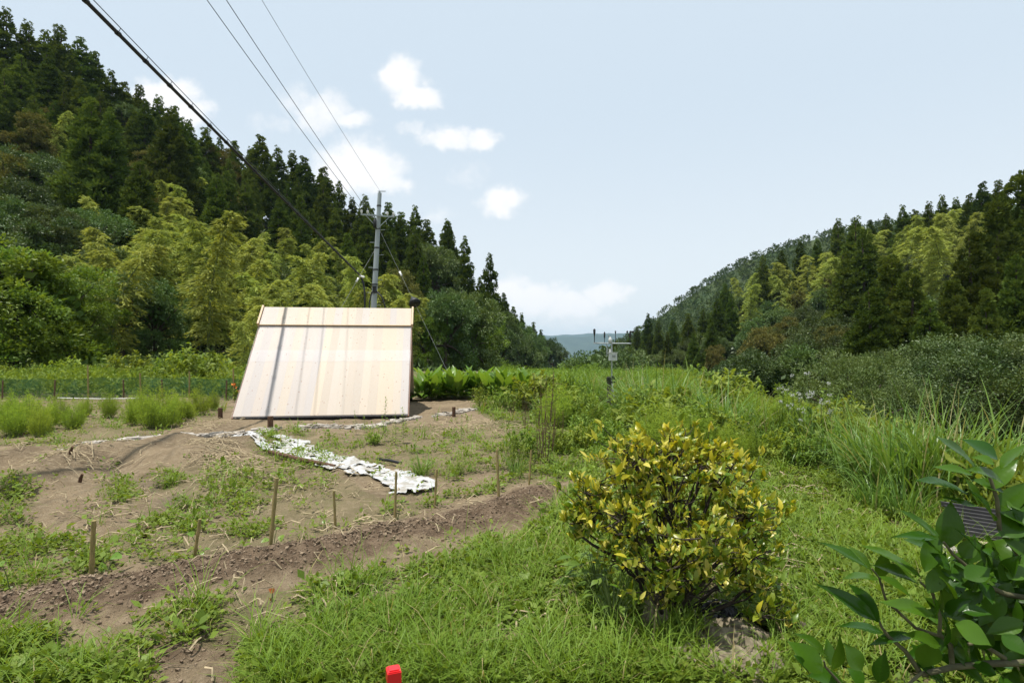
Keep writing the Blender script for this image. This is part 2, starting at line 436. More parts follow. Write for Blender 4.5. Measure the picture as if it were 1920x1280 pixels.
# distant mountains closing the valley
mb = MB()
mx = np.linspace(-2600, 5000, 260)
for k, (yy, base, amp, sd) in enumerate([(6500, 170, 55, 0), (8500, 225, 80, 40)]):
    ridge = base + amp * (fbm(mx * .0014 + sd, mx * 0 + sd, 5) - .5) * 2
    rows = []
    for t in np.linspace(0, 1, 24):
        zz = -160 + (ridge + 160) * t + 60 * (fbm(mx * .008 + sd, np.full_like(mx, t * 6 + sd), 4) - .5) * math.sin(math.pi * t)
        rows.append(np.stack([mx, np.full_like(mx, yy - 900 + 900 * t), zz], -1))
    rows.append(np.stack([mx, np.full_like(mx, yy + 900), np.full_like(mx, -160)], -1))
    V = np.stack(rows); n = len(mx); kk = len(rows)
    i = np.arange(kk - 1)[:, None] * n; j = np.arange(n - 1)[None]
    mb.add(V, np.stack([i + j, i + j + 1, i + n + j + 1, i + n + j], -1).reshape(-1, 4))
M['mountain'] = plain('mountain_forest', (.018, .038, .022), .95, scale=.006, c2=(.032, .055, .03))
tag(mb.build('mountains', M['mountain'], smooth=True), kind='structure')

# ------------------------------------------------------------------ sky with summer clouds
w = bpy.data.worlds.new('World'); SC.world = w; w.use_nodes = True
nt = w.node_tree; nt.nodes.clear()
wo = nt.nodes.new('ShaderNodeOutputWorld'); bg = nt.nodes.new('ShaderNodeBackground'); bg.inputs[1].default_value = .1
nt.links.new(bg.outputs[0], wo.inputs[0])
sky = nt.nodes.new('ShaderNodeTexSky'); sky.sky_type = 'NISHITA'; sky.sun_disc = False
sky.sun_elevation = math.asin(SUN[2]); sky.sun_rotation = math.atan2(SUN[0], SUN[1])
sky.air_density = 1.0; sky.dust_density = 2.5; sky.ozone_density = 1.2; sky.altitude = 100
tc = nt.nodes.new('ShaderNodeTexCoord'); sp = nt.nodes.new('ShaderNodeSeparateXYZ'); nt.links.new(tc.outputs['Generated'], sp.inputs[0])
def mth(op, a, b=None, c=None):
    n = nt.nodes.new('ShaderNodeMath'); n.operation = op
    for k, v in enumerate((a, b, c)):
        if v is None: continue
        if isinstance(v, bpy.types.NodeSocket): nt.links.new(v, n.inputs[k])
        else: n.inputs[k].default_value = v
    return n.outputs[0]
def vm(op, a, b):
    n = nt.nodes.new('ShaderNodeVectorMath'); n.operation = op
    for k, v in enumerate((a, b)):
        if isinstance(v, bpy.types.NodeSocket): nt.links.new(v, n.inputs[k])
        else: n.inputs[k].default_value = v
    return n
yy = mth('MAXIMUM', sp.outputs[1], .05)
u = mth('DIVIDE', sp.outputs[0], yy); v = mth('DIVIDE', sp.outputs[2], yy)
cb = nt.nodes.new('ShaderNodeCombineXYZ'); nt.links.new(u, cb.inputs[0]); nt.links.new(v, cb.inputs[1])
nz = noise(nt, 13., 4, .6, vec=cb.outputs[0]); nz2 = noise(nt, 34., 5, .62, vec=cb.outputs[0])
wv = vm('MULTIPLY', vm('SUBTRACT', nz.outputs['Color'], (.5, .5, .5)).outputs[0], (.085, .065, 0))
uv = vm('ADD', cb.outputs[0], wv.outputs[0]).outputs[0]
CL = [(310, 178, 75, 42, 1.), (345, 215, 60, 40, .9), (600, 215, 62, 52, .75), (655, 228, 62, 28, .8), (560, 190, 40, 40, .5), (755, 150, 52, 48, 1.), (785, 185, 55, 30, 1.),
      (670, 315, 105, 58, 1.), (725, 345, 60, 26, .8), (840, 255, 66, 28, .85), (900, 265, 50, 24, .85), (770, 245, 34, 18, .5), (880, 325, 55, 30, .35), (940, 376, 54, 27, .95),
      (820, 400, 45, 22, .4), (1000, 562, 80, 42, 1.), (960, 545, 50, 36, 1.), (1070, 575, 72, 32, .95), (1135, 551, 58, 27, 1.), (1110, 605, 110, 24, .45), (500, 235, 60, 30, .35)]
acc = None
for (cx, cy, ra, rb, s) in CL:
    d = vm('MULTIPLY', vm('SUBTRACT', uv, ((cx - CX) / F, (HZ - cy) / F, 0)).outputs[0], (F / ra * 1.08, F / rb * 1.08, 0))
    ln = nt.nodes.new('ShaderNodeVectorMath'); ln.operation = 'LENGTH'; nt.links.new(d.outputs[0], ln.inputs[0])
    r = nt.nodes.new('ShaderNodeMapRange'); r.interpolation_type = 'SMOOTHSTEP'; nt.links.new(ln.outputs['Value'], r.inputs[0])
    r.inputs[1].default_value = 1.35; r.inputs[2].default_value = .35; r.inputs[3].default_value = 0; r.inputs[4].default_value = s
    acc = r.outputs[0] if acc is None else mth('MAXIMUM', acc, r.outputs[0])
edge = mth('ADD', acc, mth('MULTIPLY', mth('SUBTRACT', nz2.outputs['Fac'], .5), .75))
f = nt.nodes.new('ShaderNodeMapRange'); f.interpolation_type = 'SMOOTHSTEP'; nt.links.new(edge, f.inputs[0])
f.inputs[1].default_value = .10; f.inputs[2].default_value = 1.02; f.inputs[3].default_value = 0; f.inputs[4].default_value = 1.
f = mth('MULTIPLY', f.outputs[0], mth('MULTIPLY', mth('GREATER_THAN', sp.outputs[1], .05), mth('MINIMUM', 1., mth('MULTIPLY', acc, 6.))))
low = nt.nodes.new('ShaderNodeMapRange'); low.interpolation_type = 'SMOOTHSTEP'; nt.links.new(sp.outputs[2], low.inputs[0]); low.inputs[1].default_value = .42; low.inputs[2].default_value = -.02
veil = mixc(nt, .9, sky.outputs[0], mixc(nt, low.outputs[0], (5.1, 5.9, 6.6), (6.6, 7.0, 7.2)))           # thin summer haze over the blue
skyc = mixc(nt, f, veil, (7.5, 7.5, 7.55))
nt.links.new(skyc, bg.inputs[0])

sl = bpy.data.lights.new('sun', 'SUN'); sl.energy = 4.2; sl.angle = math.radians(.53); sl.color = (1, .955, .89)
w.cycles.sampling_method = 'MANUAL'; w.cycles.sample_map_resolution = 256
so = bpy.data.objects.new('sun', sl); COL.objects.link(so)
so.rotation_euler = Vector(-SUN).to_track_quat('-Z', 'Y').to_euler()

# air of the valley
mb = MB(); mb.box((0, 4700, 60), (18400, 10900, 520))
m, nt2, out = newmat('haze_air')
pv = nt2.nodes.new('ShaderNodeVolumePrincipled'); pv.inputs['Color'].default_value = (.58, .80, 1, 1); pv.inputs['Density'].default_value = .00007
pv.inputs['Anisotropy'].default_value = .2
nt2.links.new(pv.outputs[0], out.inputs['Volume'])
tag(mb.build('haze', m), kind='stuff')

# ------------------------------------------------------------------ camera and render settings
cd = bpy.data.cameras.new('camera'); cam = bpy.data.objects.new('camera', cd); COL.objects.link(cam)
cam.location = (0, 0, EYE); cam.rotation_euler = (math.radians(90), 0, 0)
cd.sensor_width = 36; cd.lens = F / 1920 * 36; cd.shift_y = 15 / 1920; cd.clip_end = 12000; cd.clip_start = .05
SC.camera = cam
SC.view_settings.view_transform = 'Standard'; SC.view_settings.look = 'None'; SC.view_settings.exposure = .5; SC.view_settings.gamma = 1
SC.render.engine = 'CYCLES'
cy = SC.cycles
cy.max_bounces = 4; cy.diffuse_bounces = 2; cy.glossy_bounces = 2; cy.transmission_bounces = 4; cy.transparent_max_bounces = 8; cy.volume_bounces = 0
cy.use_denoising = True
cy.caustics_reflective = False; cy.caustics_refractive = False
# ------------------------------------------------------------------ forest trees: prototypes (unit: metres, base at origin)
def mesh_of(mb, name, mat):
    o = mb.build(name, mat, None, True); COL.objects.unlink(o); me = o.data; bpy.data.objects.remove(o); return me
def rdir(n, up=0., out=None, ko=0.):
    d = rng.normal(size=(n, 3))
    d = nrm(d)
    d[:, 2] += up
    if out is not None: d = d + out * ko
    return nrm(d)
def trunk_mesh(H, r, lean=.02, top=.96):
    mb = MB(); t = np.linspace(0, top, 7)
    P = np.stack([lean * H * t ** 2, 0 * t, -1.2 + (H + 1.2) * t], 1)
    mb.tube(P, r * (1.05 - t) + .02, 7)
    return mesh_of(mb, 'trunk', M['bark'])
def cedar(H, R, seed, puff=.72, nl=50, gap=.62):
    """plantation cedar: tapering spire built from rounded sprays of needles with shaded gaps between"""
    mb = MB(); z = H * .14
    while z < H - .3:
        t = z / H
        prof = min(1., (t - .06) * 3.2) * (1.02 - t) ** .82
        r = R * prof * U(.82, 1.15)
        n = max(2, int(2 * np.pi * r / (puff * 1.65)))
        az0 = U(0, 6.28)
        for k in range(n):
            az = az0 + 2 * np.pi * k / n + rng.normal(0, .18)
            rr = r * U(.72, 1.08)
            c = A([math.cos(az) * rr, math.sin(az) * rr, z + rng.normal(0, .2)])
            s = puff * U(.75, 1.3) * (.36 + .64 * (1 - t) ** .7)
            o = nrm(A([math.cos(az), math.sin(az), .35]))
            d = rdir(nl, .25, o, .75)
            P = c + d * (s * U(.35, .95, nl))[:, None]
            D = nrm(d + A([0, 0, .45]))
            mb.quads(kites(P, D, rperp(D), s * U(.42, .75, nl), s * U(.24, .42, nl)), np.clip(U(0, 1) * .6 + U(0, .4, nl), 0, 1))
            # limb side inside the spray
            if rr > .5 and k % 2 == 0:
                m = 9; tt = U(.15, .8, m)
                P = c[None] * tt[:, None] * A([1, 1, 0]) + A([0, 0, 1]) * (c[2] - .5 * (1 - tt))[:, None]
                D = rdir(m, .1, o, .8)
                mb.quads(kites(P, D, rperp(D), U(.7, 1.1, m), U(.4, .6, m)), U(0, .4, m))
        z += gap * U(.75, 1.2) * (.45 + .55 * min(1, (1 - t) * 2.2))
    m = 110; t = U(0, 1, m); a = U(0, 6.28, m); h = np.stack([np.cos(a), np.sin(a), 0 * a], 1)
    P = A([0, 0, H - 2.3]) + A([0, 0, 1.9]) * t[:, None] + h * (.62 * (1 - t) ** .8 * U(.2, 1, m))[:, None]
    D = nrm(h * .7 + A([0, 0, .8]) + rng.normal(0, .3, (m, 3)))
    mb.quads(kites(P, D, rperp(D), U(.28, .5, m), U(.16, .26, m)), U(.1, .9, m))
    return mesh_of(mb, 'crown', M['cedar']), trunk_mesh(H, R * .085 + .05)
def broadleaf(H, R, seed, mat, lobes=13, clumps=15, nl=50, leaf=.27, flat=.72, spread=.76):
    """rounded evergreen: lobes of leaf clumps with hollows between"""
    mb = MB(); tr = MB()
    cz = H - R * flat * .95
    t = np.linspace(0, 1, 5); tr.tube(np.stack([0 * t, 0 * t, -1 + (cz + .6) * t], 1), .18 * (1.15 - t) * R / 2.5 + .03, 7)
    for l in range(lobes + 7):
        o = rdir(1, .35)[0]
        c = A([o[0] * R * spread, o[1] * R * spread, cz + o[2] * R * flat * .78])
        if l >= lobes:
            a = U(0, 6.28); c = A([math.cos(a) * R * .66, math.sin(a) * R * .66, H * U(.16, .42)])
        if l == 0: c = A([0, 0, cz + R * flat * .5])
        lr = R * U(.24, .44)
        b = A([0, 0, cz * .55]); tt = np.linspace(0, 1, 5)[:, None]
        tr.tube(b + (c - b) * tt + A([0, 0, .3]) * np.sin(tt * 3.14), np.linspace(.075, .02, 5) * R / 2.2, 5, cap=False)
        for k in range(clumps):
            d = rdir(1, .3)[0]
            cc = c + d * A([lr, lr, lr * .75]) * U(.65, 1.05)
            n = nl; cr = lr * U(.28, .52)
            q = rdir(n, .3, d, .5)
            P = cc + q * (cr * U(.2, 1., n))[:, None]
            D = nrm(q * .7 + d * .5 + rng.normal(0, .5, (n, 3)) + A([0, 0, -.1]))
            mb.quads(kites(P, D, rperp(D), leaf * U(.6, 1.2, n), leaf * U(.32, .55, n)), np.clip(U(0, .55) + U(0, .45, n), 0, 1))
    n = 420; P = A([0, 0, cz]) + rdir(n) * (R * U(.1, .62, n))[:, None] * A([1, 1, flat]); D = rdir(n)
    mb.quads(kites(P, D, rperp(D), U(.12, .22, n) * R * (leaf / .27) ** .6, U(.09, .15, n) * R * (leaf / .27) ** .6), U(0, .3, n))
    return mesh_of(mb, 'crown', mat), mesh_of(tr, 'trunk', M['bark'])
def bamboo(H, seed, R=1.35, nper=4):
    """one plume: arching culm with tiers of drooping leafy branches"""
    cu = MB(); mb = MB()
    t = np.linspace(0, 1, 16); az = U(0, 6.28); bend = U(.09, .22) * H
    P = np.stack([bend * t ** 3.2 * math.cos(az), bend * t ** 3.2 * math.sin(az), -1 + (H + 1) * (t - .06 * t ** 6)], 1)
    cu.tube(P, .065 * (1.08 - t) + .006, 6)
    z = .26
    while z < .995:
        c = A([np.interp(z, t, P[:, k]) for k in range(3)])
        L = R * (.35 + .65 * math.sin(math.pi * min(1, (z - .2) / .8) ** .75)) if z < .97 else .5
        for k in range(nper + 1):
            a = U(0, 6.28); l = L * U(.65, 1.15)
            h = A([math.cos(a), math.sin(a), 0]); n = 32
            s = U(.08, 1, n)[:, None]
            rise = U(.25, .6)
            p = c + h * l * s * .92 + A([0, 0, 1]) * l * (rise * s - .85 * s ** 2.3)
            P2 = p + rng.normal(0, .07, (n, 3))
            D = nrm(h * .75 + A([0, 0, -.55]) + rng.normal(0, .38, (n, 3)))
            mb.quads(kites(P2, D, rperp(D), U(.22, .40, n), U(.06, .11, n), .35), np.clip(U(0, .5) + U(0, .5, n), 0, 1))
            cu.tube(np.stack([c, c + h * l * .5 + A([0, 0, .3 * l * rise]), c + h * l * .9 + A([0, 0, l * (rise * .95 - .75)])]), [.012, .008, .004], 3, cap=False)
        z += .42 / H * U(.75, 1.25)
    return mesh_of(mb, 'crown', M['bamboo_leaf']), mesh_of(cu, 'trunk', M['culm'])
CED = [cedar(15, 2.7, 1), cedar(15, 2.4, 2), cedar(15, 3.0, 3), cedar(15, 2.6, 4, gap=.7)]
BIGC = [cedar(20, 3.9, 5, puff=.92, nl=110, gap=.85), cedar(20, 4.3, 6, puff=.98, nl=110, gap=.9)]
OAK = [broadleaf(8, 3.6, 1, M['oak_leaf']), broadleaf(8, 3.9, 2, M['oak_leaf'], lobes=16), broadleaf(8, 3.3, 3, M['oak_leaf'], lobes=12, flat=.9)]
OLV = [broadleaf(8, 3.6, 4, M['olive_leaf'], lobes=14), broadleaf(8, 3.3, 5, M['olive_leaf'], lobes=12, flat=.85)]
BSH = [broadleaf(4, 2.3, 8, M['oak_leaf'], lobes=15, clumps=13, leaf=.085, nl=170, flat=.9, spread=.9), broadleaf(4, 2.5, 9, M['oak_leaf'], lobes=17, clumps=13, leaf=.085, nl=170, flat=.85, spread=.92)]
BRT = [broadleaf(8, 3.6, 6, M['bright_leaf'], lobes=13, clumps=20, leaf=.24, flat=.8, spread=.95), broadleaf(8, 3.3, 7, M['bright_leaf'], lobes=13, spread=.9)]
BAM = [bamboo(12, k, U(1.3, 1.75)) for k in range(5)]
BASE = {'cedar': (CED, 15.), 'bigcedar': (BIGC, 20.), 'oak': (OAK, 8.), 'olive': (OLV, 8.), 'bright': (BRT, 8.), 'bush': (BSH, 4.), 'bamboo': (BAM, 12.)}
TREES = []          # dicts, labelled once all stand
def tree(kind, hill, px, Y, H=None, top=None, wide=1., row=''):
    protos, h0 = BASE[kind]
    zb = float(hill.zat(px, Y)) if isinstance(hill, Hill) else float(hill)
    if top is not None: H = EYE + (HZ - top) / F * Y - zb
    if H < 1.5: return
    crown, trunk = protos[rng.integers(len(protos))]
    name = {'cedar': 'cedar_tree', 'bigcedar': 'cedar_tree', 'oak': 'evergreen_tree', 'olive': 'olive_tinted_tree', 'bright': 'leafy_tree', 'bush': 'bush', 'bamboo': 'bamboo'}[kind]
    o = empty(name, ((px - CX) / F * Y, Y, zb), U(0, 6.28))
    s = H / h0; o.scale = (s * wide, s * wide, s)
    for nm, me in (('crown', crown), ('trunk', trunk)):
        c = bpy.data.objects.new('culm' if (nm == 'trunk' and kind == 'bamboo') else nm, me); COL.objects.link(c); c.parent = o
    TREES.append(dict(o=o, kind='cedar' if kind == 'bigcedar' else kind, px=px, Y=Y, H=H, side='left' if px < 1075 else 'right', row=row, top=HZ - F * (zb + H - EYE) / Y))
def tree_top(kind, hill, px, top, H0, wide=1., row=''):
    ts = np.linspace(.0, 1., 60); Y, z = hill.g(px, ts)
    k = int(np.argmin(np.abs(HZ - F * (z + H0 - EYE) / Y - top)))
    tree(kind, hill, px, float(Y[k]) * U(.98, 1.02), top=top, wide=wide, row=row)
def fill(kind, hill, p0, p1, step, trow, H, wide=1., row='', jit=.35):
    """a row of trees across the slope at height t on it"""
    px = p0
    while px < p1:
        t = trow + rng.normal(0, .035)
        x = px + U(-jit, jit) * step
        Y, z = hill.g(x, t)
        tree(kind, hill, x, float(Y), H * U(.86, 1.12), None, wide * U(.88, 1.12), row)
        px += step
# left hill: cedar plantation on the upper slope
for k, (px, top) in enumerate([(-70, -60), (-25, -10), (12, 18), (52, 42), (86, 58), (112, 48), (150, 72), (178, 98), (208, 132), (232, 152), (262, 160), (298, 182), (328, 200), (355, 225), (386, 240),
                               (412, 258), (440, 262), (470, 278), (489, 252), (520, 275), (548, 285), (570, 292), (606, 312), (636, 340), (660, 372), (684, 366), (728, 380), (752, 398), (778, 386), (800, 412), (838, 412)]):
    Y = float(LH.g(px, 1.)[0]) + rng.normal(0, 2)
    tree('cedar', LH, px, Y, top=top, wide=U(1.05, 1.35), row='skyline')
fill('cedar', LH, -160, 330, 40, .86, 14.5, 1.1, 'upper')
fill('cedar', LH, 330, 800, 34, .86, 13.5, 1.05, 'upper')
fill('cedar', LH, -160, 200, 52, .74, 12.5, 1.1, 'upper')
fill('cedar', LH, 430, 820, 42, .70, 13., 1.1, 'upper')
fill('olive', LH, -200, 330, 62, .56, 7.5, .9, 'middle')
fill('oak', LH, -200, 170, 58, .42, 8., .95, 'middle')
fill('oak', LH, -200, 180, 60, .26, 8., 1., 'low')
fill('cedar', LH, 560, 800, 46, .55, 12.5, 1.05, 'middle')
for px, top, t in ((168, 185, .50), (205, 210, .48), (318, 205, .66), (262, 300, .42), (345, 225, .7), (405, 330, .5), (840, 416, .8), (872, 445, .8), (918, 476, .8), (900, 520, .7), (945, 548, .9), (962, 575, .9), (978, 588, .95), (1000, 604, 1.), (1014, 618, 1.), (990, 612, .8)):
    tree('cedar', LH, px, float(LH.g(px, t)[0]), top=top, wide=1.15 if px < 800 else .95, row='middle' if px < 800 else 'end')
# mixed broadleaf trees
for kind, px, top, t, wd in (('olive', 60, 225, .50, 1.2), ('olive', 110, 205, .52, 1.2), ('oak', 20, 290, .34, 1.3), ('oak', 75, 300, .30, 1.3), ('oak', 130, 330, .27, 1.2), ('olive', 265, 240, .52, 1.2), ('olive', 300, 290, .46, 1.2),
                             ('oak', 230, 200, .58, 1.), ('oak', 278, 235, .6, 1.), ('olive', 345, 300, .48, 1.1), ('oak', 370, 320, .45, 1.1), ('olive', 410, 285, .62, 1.1), ('olive', 440, 375, .36, 1.1), ('olive', 430, 310, .55, 1.),
                             ('oak', 40, 390, .18, 1.3), ('oak', 110, 400, .20, 1.2), ('oak', -40, 330, .25, 1.3), ('oak', 170, 420, .16, 1.1), ('oak', -120, 380, .18, 1.3), ('olive', 20, 300, .45, 1.2),
                             ('oak', 815, 470, .32, 1.), ('oak', 850, 480, .36, 1.), ('oak', 880, 560, .20, 1.), ('oak', 835, 560, .12, 1.), ('bright', 905, 590, .25, 1.), ('oak', 940, 590, .35, 1.), ('oak', 970, 610, .4, 1.), ('oak', 1005, 632, .5, 1.), ('oak', 1028, 640, .7, 1.), ('oak', 1045, 655, .8, 1.), ('oak', 930, 620, .1, 1.1), ('oak', 985, 640, .3, 1.),
                             ('bright', 800, 600, .06, 1.), ('bright', 865, 615, .06, 1.), ('olive', 745, 520, .25, 1.), ('oak', 500, 470, .22, 1.)):
    tree_top(kind, LH, px, top, 8.5 if px < 780 else 11., wd * .85, 'low' if t < .3 else 'middle')
# bamboo grove
for px, top, t in ((190, 352, .12), (215, 440, .10), (240, 425, .08), (262, 412, .06), (285, 460, .05), (305, 480, .04), (325, 400, .16), (300, 350, .24), (318, 335, .27), (345, 345, .26), (365, 365, .26), (385, 400, .2),
                   (400, 415, .22), (425, 430, .2), (445, 440, .17), (465, 425, .24), (490, 455, .2), (520, 440, .22), (548, 415, .28), (575, 435, .24), (600, 450, .22), (625, 440, .24), (655, 460, .2), (640, 490, .12), (600, 500, .12),
                   (560, 480, .14), (520, 490, .12), (480, 480, .13), (440, 480, .12), (405, 470, .1), (360, 440, .12), (340, 480, .06), (680, 470, .18), (735, 500, .16), (760, 520, .12), (700, 500, .1), (380, 500, .07), (270, 330, .36), (350, 330, .34), (390, 390, .3),
                   (115, 190, .60), (100, 200, .62), (660, 520, .1), (780, 540, .14), (720, 545, .06)):
    tree_top('bamboo', LH, px, top, 11., U(1.05, 1.65), 'grove')
for px, top, Y, wd in ((455, 560, 34, 1.1), (500, 545, 36, 1.2), (545, 520, 38, 1.2), (590, 512, 40, 1.2), (630, 530, 40, 1.1), (475, 590, 30, 1.)):
    tree('bamboo', LH, px, Y, top=top, wide=wd * 1.5, row='fringe')
for px, top, Y, wd in ((25, 478, 31, 1.25), (92, 505, 32, 1.15), (-70, 470, 30, 1.2), (150, 570, 33, .9)):
    tree('bright', LH, px, Y, top=top, wide=wd, row='near')
fill('bamboo', LH, 185, 420, 30, .10, 9.5, 1.5, 'grove')
fill('bamboo', LH, 200, 640, 34, .19, 10., 1.6, 'grove')
fill('bamboo', LH, 260, 520, 32, .29, 10.5, 1.6, 'grove')
fill('bamboo', LH, 290, 420, 30, .38, 10.5, 1.6, 'grove')
fill('bamboo', LH, 440, 780, 36, .10, 7.5, 1.6, 'grove')
fill('oak', LH, 210, 760, 95, .15, 6.5, .8, 'low')
fill('oak', LH, 300, 700, 110, .27, 7.5, .8, 'middle')
# right hill
for px, top, Y, wd in ((1910, 322, 56, 1.05), (1868, 372, 52, 1.), (1825, 430, 47, .95), (1788, 520, 44, .95), (1965, 318, 54, 1.), (2030, 290, 52, 1.05), (1905, 480, 42, .9), (1960, 470, 41, .95), (1850, 540, 41, .85), (2100, 240, 50, 1.), (2180, 180, 50, 1.), (1668, 478, 47, 1.15), (1706, 505, 44, 1.1), (1636, 535, 45, 1.1), (1742, 560, 42, 1.05)):
    tree('bigcedar', RH, px, Y, top=top, wide=wd, row='near')
for px, top, t in ((1605, 408, .45), (1622, 430, .4), (1585, 470, .38), (1572, 412, .92), (1600, 425, 1.), (1632, 412, .98), (1662, 402, 1.), (1692, 385, .98), (1716, 392, 1.), (1742, 380, .95), (1766, 366, 1.), (1792, 372, 1.), (1818, 362, 1.), (1842, 340, .97), (1872, 338, 1.),
                   (1532, 448, 1.), (1500, 452, 1.), (1465, 470, 1.), (1430, 480, .95), (1215, 588, .8), (1235, 602, .7), (1262, 600, .6), (1290, 588, .6), (1318, 580, .6), (1345, 560, .55), (1372, 552, .6), (1252, 625, .4), (1300, 625, .3), (1335, 605, .35),
                   (1195, 612, .9), (1180, 628, 1.), (1205, 640, .5), (1360, 530, .9)):
    tree('cedar', RH, px, float(RH.g(px, t)[0]), top=top, wide=1.05, row='skyline' if t > .9 else 'middle')
for px, top, t in ((1385, 520, .5), (1405, 535, .42), (1425, 505, .52), (1450, 495, .5), (1470, 510, .42), (1492, 490, .5), (1515, 475, .52), (1535, 485, .45), (1555, 468, .55), (1400, 515, .6), (1625, 432, .7), (1650, 420, .72), (1675, 425, .66), (1700, 420, .66), (1722, 405, .7), (1745, 398, .7), (1770, 392, .72), (1795, 388, .72), (1815, 392, .66), (1710, 440, .56), (1740, 430, .58), (1770, 425, .6), (1660, 445, .6)):
    tree_top('bamboo', RH, px, top - 8, 14., U(1.05, 1.6), 'grove')
for kind, px, top, t, wd in (('oak', 1395, 560, .26, 1.1), ('oak', 1440, 570, .22, 1.1), ('olive', 1490, 550, .26, 1.1), ('oak', 1535, 545, .28, 1.1), ('olive', 1370, 600, .14, 1.1), ('oak', 1420, 625, .06, 1.2), ('oak', 1475, 610, .1, 1.2), ('oak', 1530, 600, .12, 1.2), ('oak', 1350, 635, .05, 1.2), ('oak', 1310, 650, .04, 1.1),
                             ('oak', 1570, 600, .1, 1.2), ('oak', 1640, 475, .34, 1.2), ('oak', 1690, 460, .3, 1.25), ('oak', 1730, 480, .24, 1.15), ('oak', 1660, 540, .18, 1.2), ('oak', 1715, 560, .12, 1.2), ('oak', 1615, 560, .2, 1.2), ('oak', 1650, 620, .05, 1.2), ('oak', 1700, 630, .02, 1.2), ('oak', 1270, 660, .02, 1.),
                             ('oak', 1580, 655, .0, 1.1), ('oak', 1500, 660, .0, 1.2), ('oak', 1430, 670, -.02, 1.2), ('olive', 1560, 520, .34, 1.)):
    tree_top(kind, RH, px, top, 7., wd * .9, 'low' if t < .2 else 'middle')
for kind, px, top, Y, z, wd in (('oak', 1605, 678, 19, -3.0, .75), ('olive', 1830, 650, 24, -3.6, 1.05), ('olive', 1900, 655, 23, -3.6, 1.1), ('olive', 1990, 650, 22, -3.6, 1.1)):
    tree('bush', z, px, Y, top=top, wide=wd * 1.1, row='foot')
for kind, px, top, Y in (('cedar', 1130, 648, 150), ('cedar', 1118, 655, 150), ('cedar', 1153, 640, 160), ('oak', 1140, 668, 120), ('cedar', 1107, 664, 170), ('oak', 1122, 676, 110), ('oak', 1165, 660, 130)):
    tree(kind, -17., px, Y, top=top, wide=1.1, row='valley')

fill('oak', RH, 1270, 1760, 95, .02, 6.5, .9, 'low')
fill('oak', RH, 1290, 1720, 95, .17, 7., .9, 'low')
fill('olive', RH, 1330, 1600, 80, .30, 7., .9, 'middle')
fill('cedar', RH, 1230, 1380, 50, .78, 10., 1.1, 'middle')
fill('oak', RH, 1230, 1580, 60, .55, 7., .95, 'middle')
# undergrowth that closes the forest floor
def scatter_hill(hill, n, p0, p1, t0, t1, size, mb):
    px = U(p0, p1, n); t = U(t0, t1, n)
    Y, z = hill.g(px, t); X = (px - CX) / F * Y
    k = 9
    c = np.repeat(np.stack([X, Y, z], 1), k, 0); q = rdir(n * k, .35)
    P = c + q * (size * U(.1, 1.1, n * k))[:, None] + A([0, 0, size * .5])
    D = nrm(q + rng.normal(0, .4, q.shape))
    mb.quads(kites(P, D, rperp(D), size * U(.4, .8, n * k), size * U(.25, .45, n * k)), np.repeat(U(0, .6, n), k) + U(0, .4, n * k))
mb = MB(); scatter_hill(LH, 6500, -650, 1062, -.1, 1.15, .75, mb)
tag(mb.build('undergrowth', M['oak_leaf']), kind='stuff')
mb = MB(); scatter_hill(RH, 5200, 1165, 2480, .3, 1.15, .8, mb); scatter_hill(RH, 900, 1165, 2480, -.15, .3, .5, mb)
tag(mb.build('undergrowth', M['oak_leaf']), kind='stuff')
# wood on the farther hill: reads as one canopy
mb = MB()
n = 3600; px = U(1130, 1900, n); t = U(0, 1.06, n) ** .9
Y, z = FH.g(px, t); X = (px - CX) / F * Y
k = 52; kind_ = rng.random(n); s = np.where(kind_ < .45, U(1.6, 2.4, n), U(2.2, 3.6, n))
c = np.repeat(np.stack([X, Y, z + s * 1.1], 1), k, 0); sk = np.repeat(s, k); q = rdir(n * k, .45)
conic = np.repeat(kind_ < .45, k)
sh = np.where(conic[:, None], A([.75, .75, 1.9]), A([1.1, 1.1, .8]))
hh = U(.5, 1.05, n * k)
qq = q * hh[:, None]
qq[:, :2] *= np.where(conic, np.clip(1.15 - .75 * np.maximum(qq[:, 2], -.2), .15, 1), 1)[:, None]
P = c + qq * sh * sk[:, None]
D = nrm(q + rng.normal(0, .35, q.shape))
mb.quads(kites(P, D, rperp(D), sk * U(.35, .6, n * k), sk * U(.22, .38, n * k)), np.clip(np.repeat(np.where(kind_ < .45, U(0, .35, n), U(.3, .9, n)), k) + U(0, .25, n * k), 0, 1))
M['far_leaf'] = leafmat('far_canopy', (.032, .066, .016), (.085, .115, .032), trans=.2, simple=True, hue=0, val=0)
tag(mb.build('far_wood', M['far_leaf']), kind='stuff')

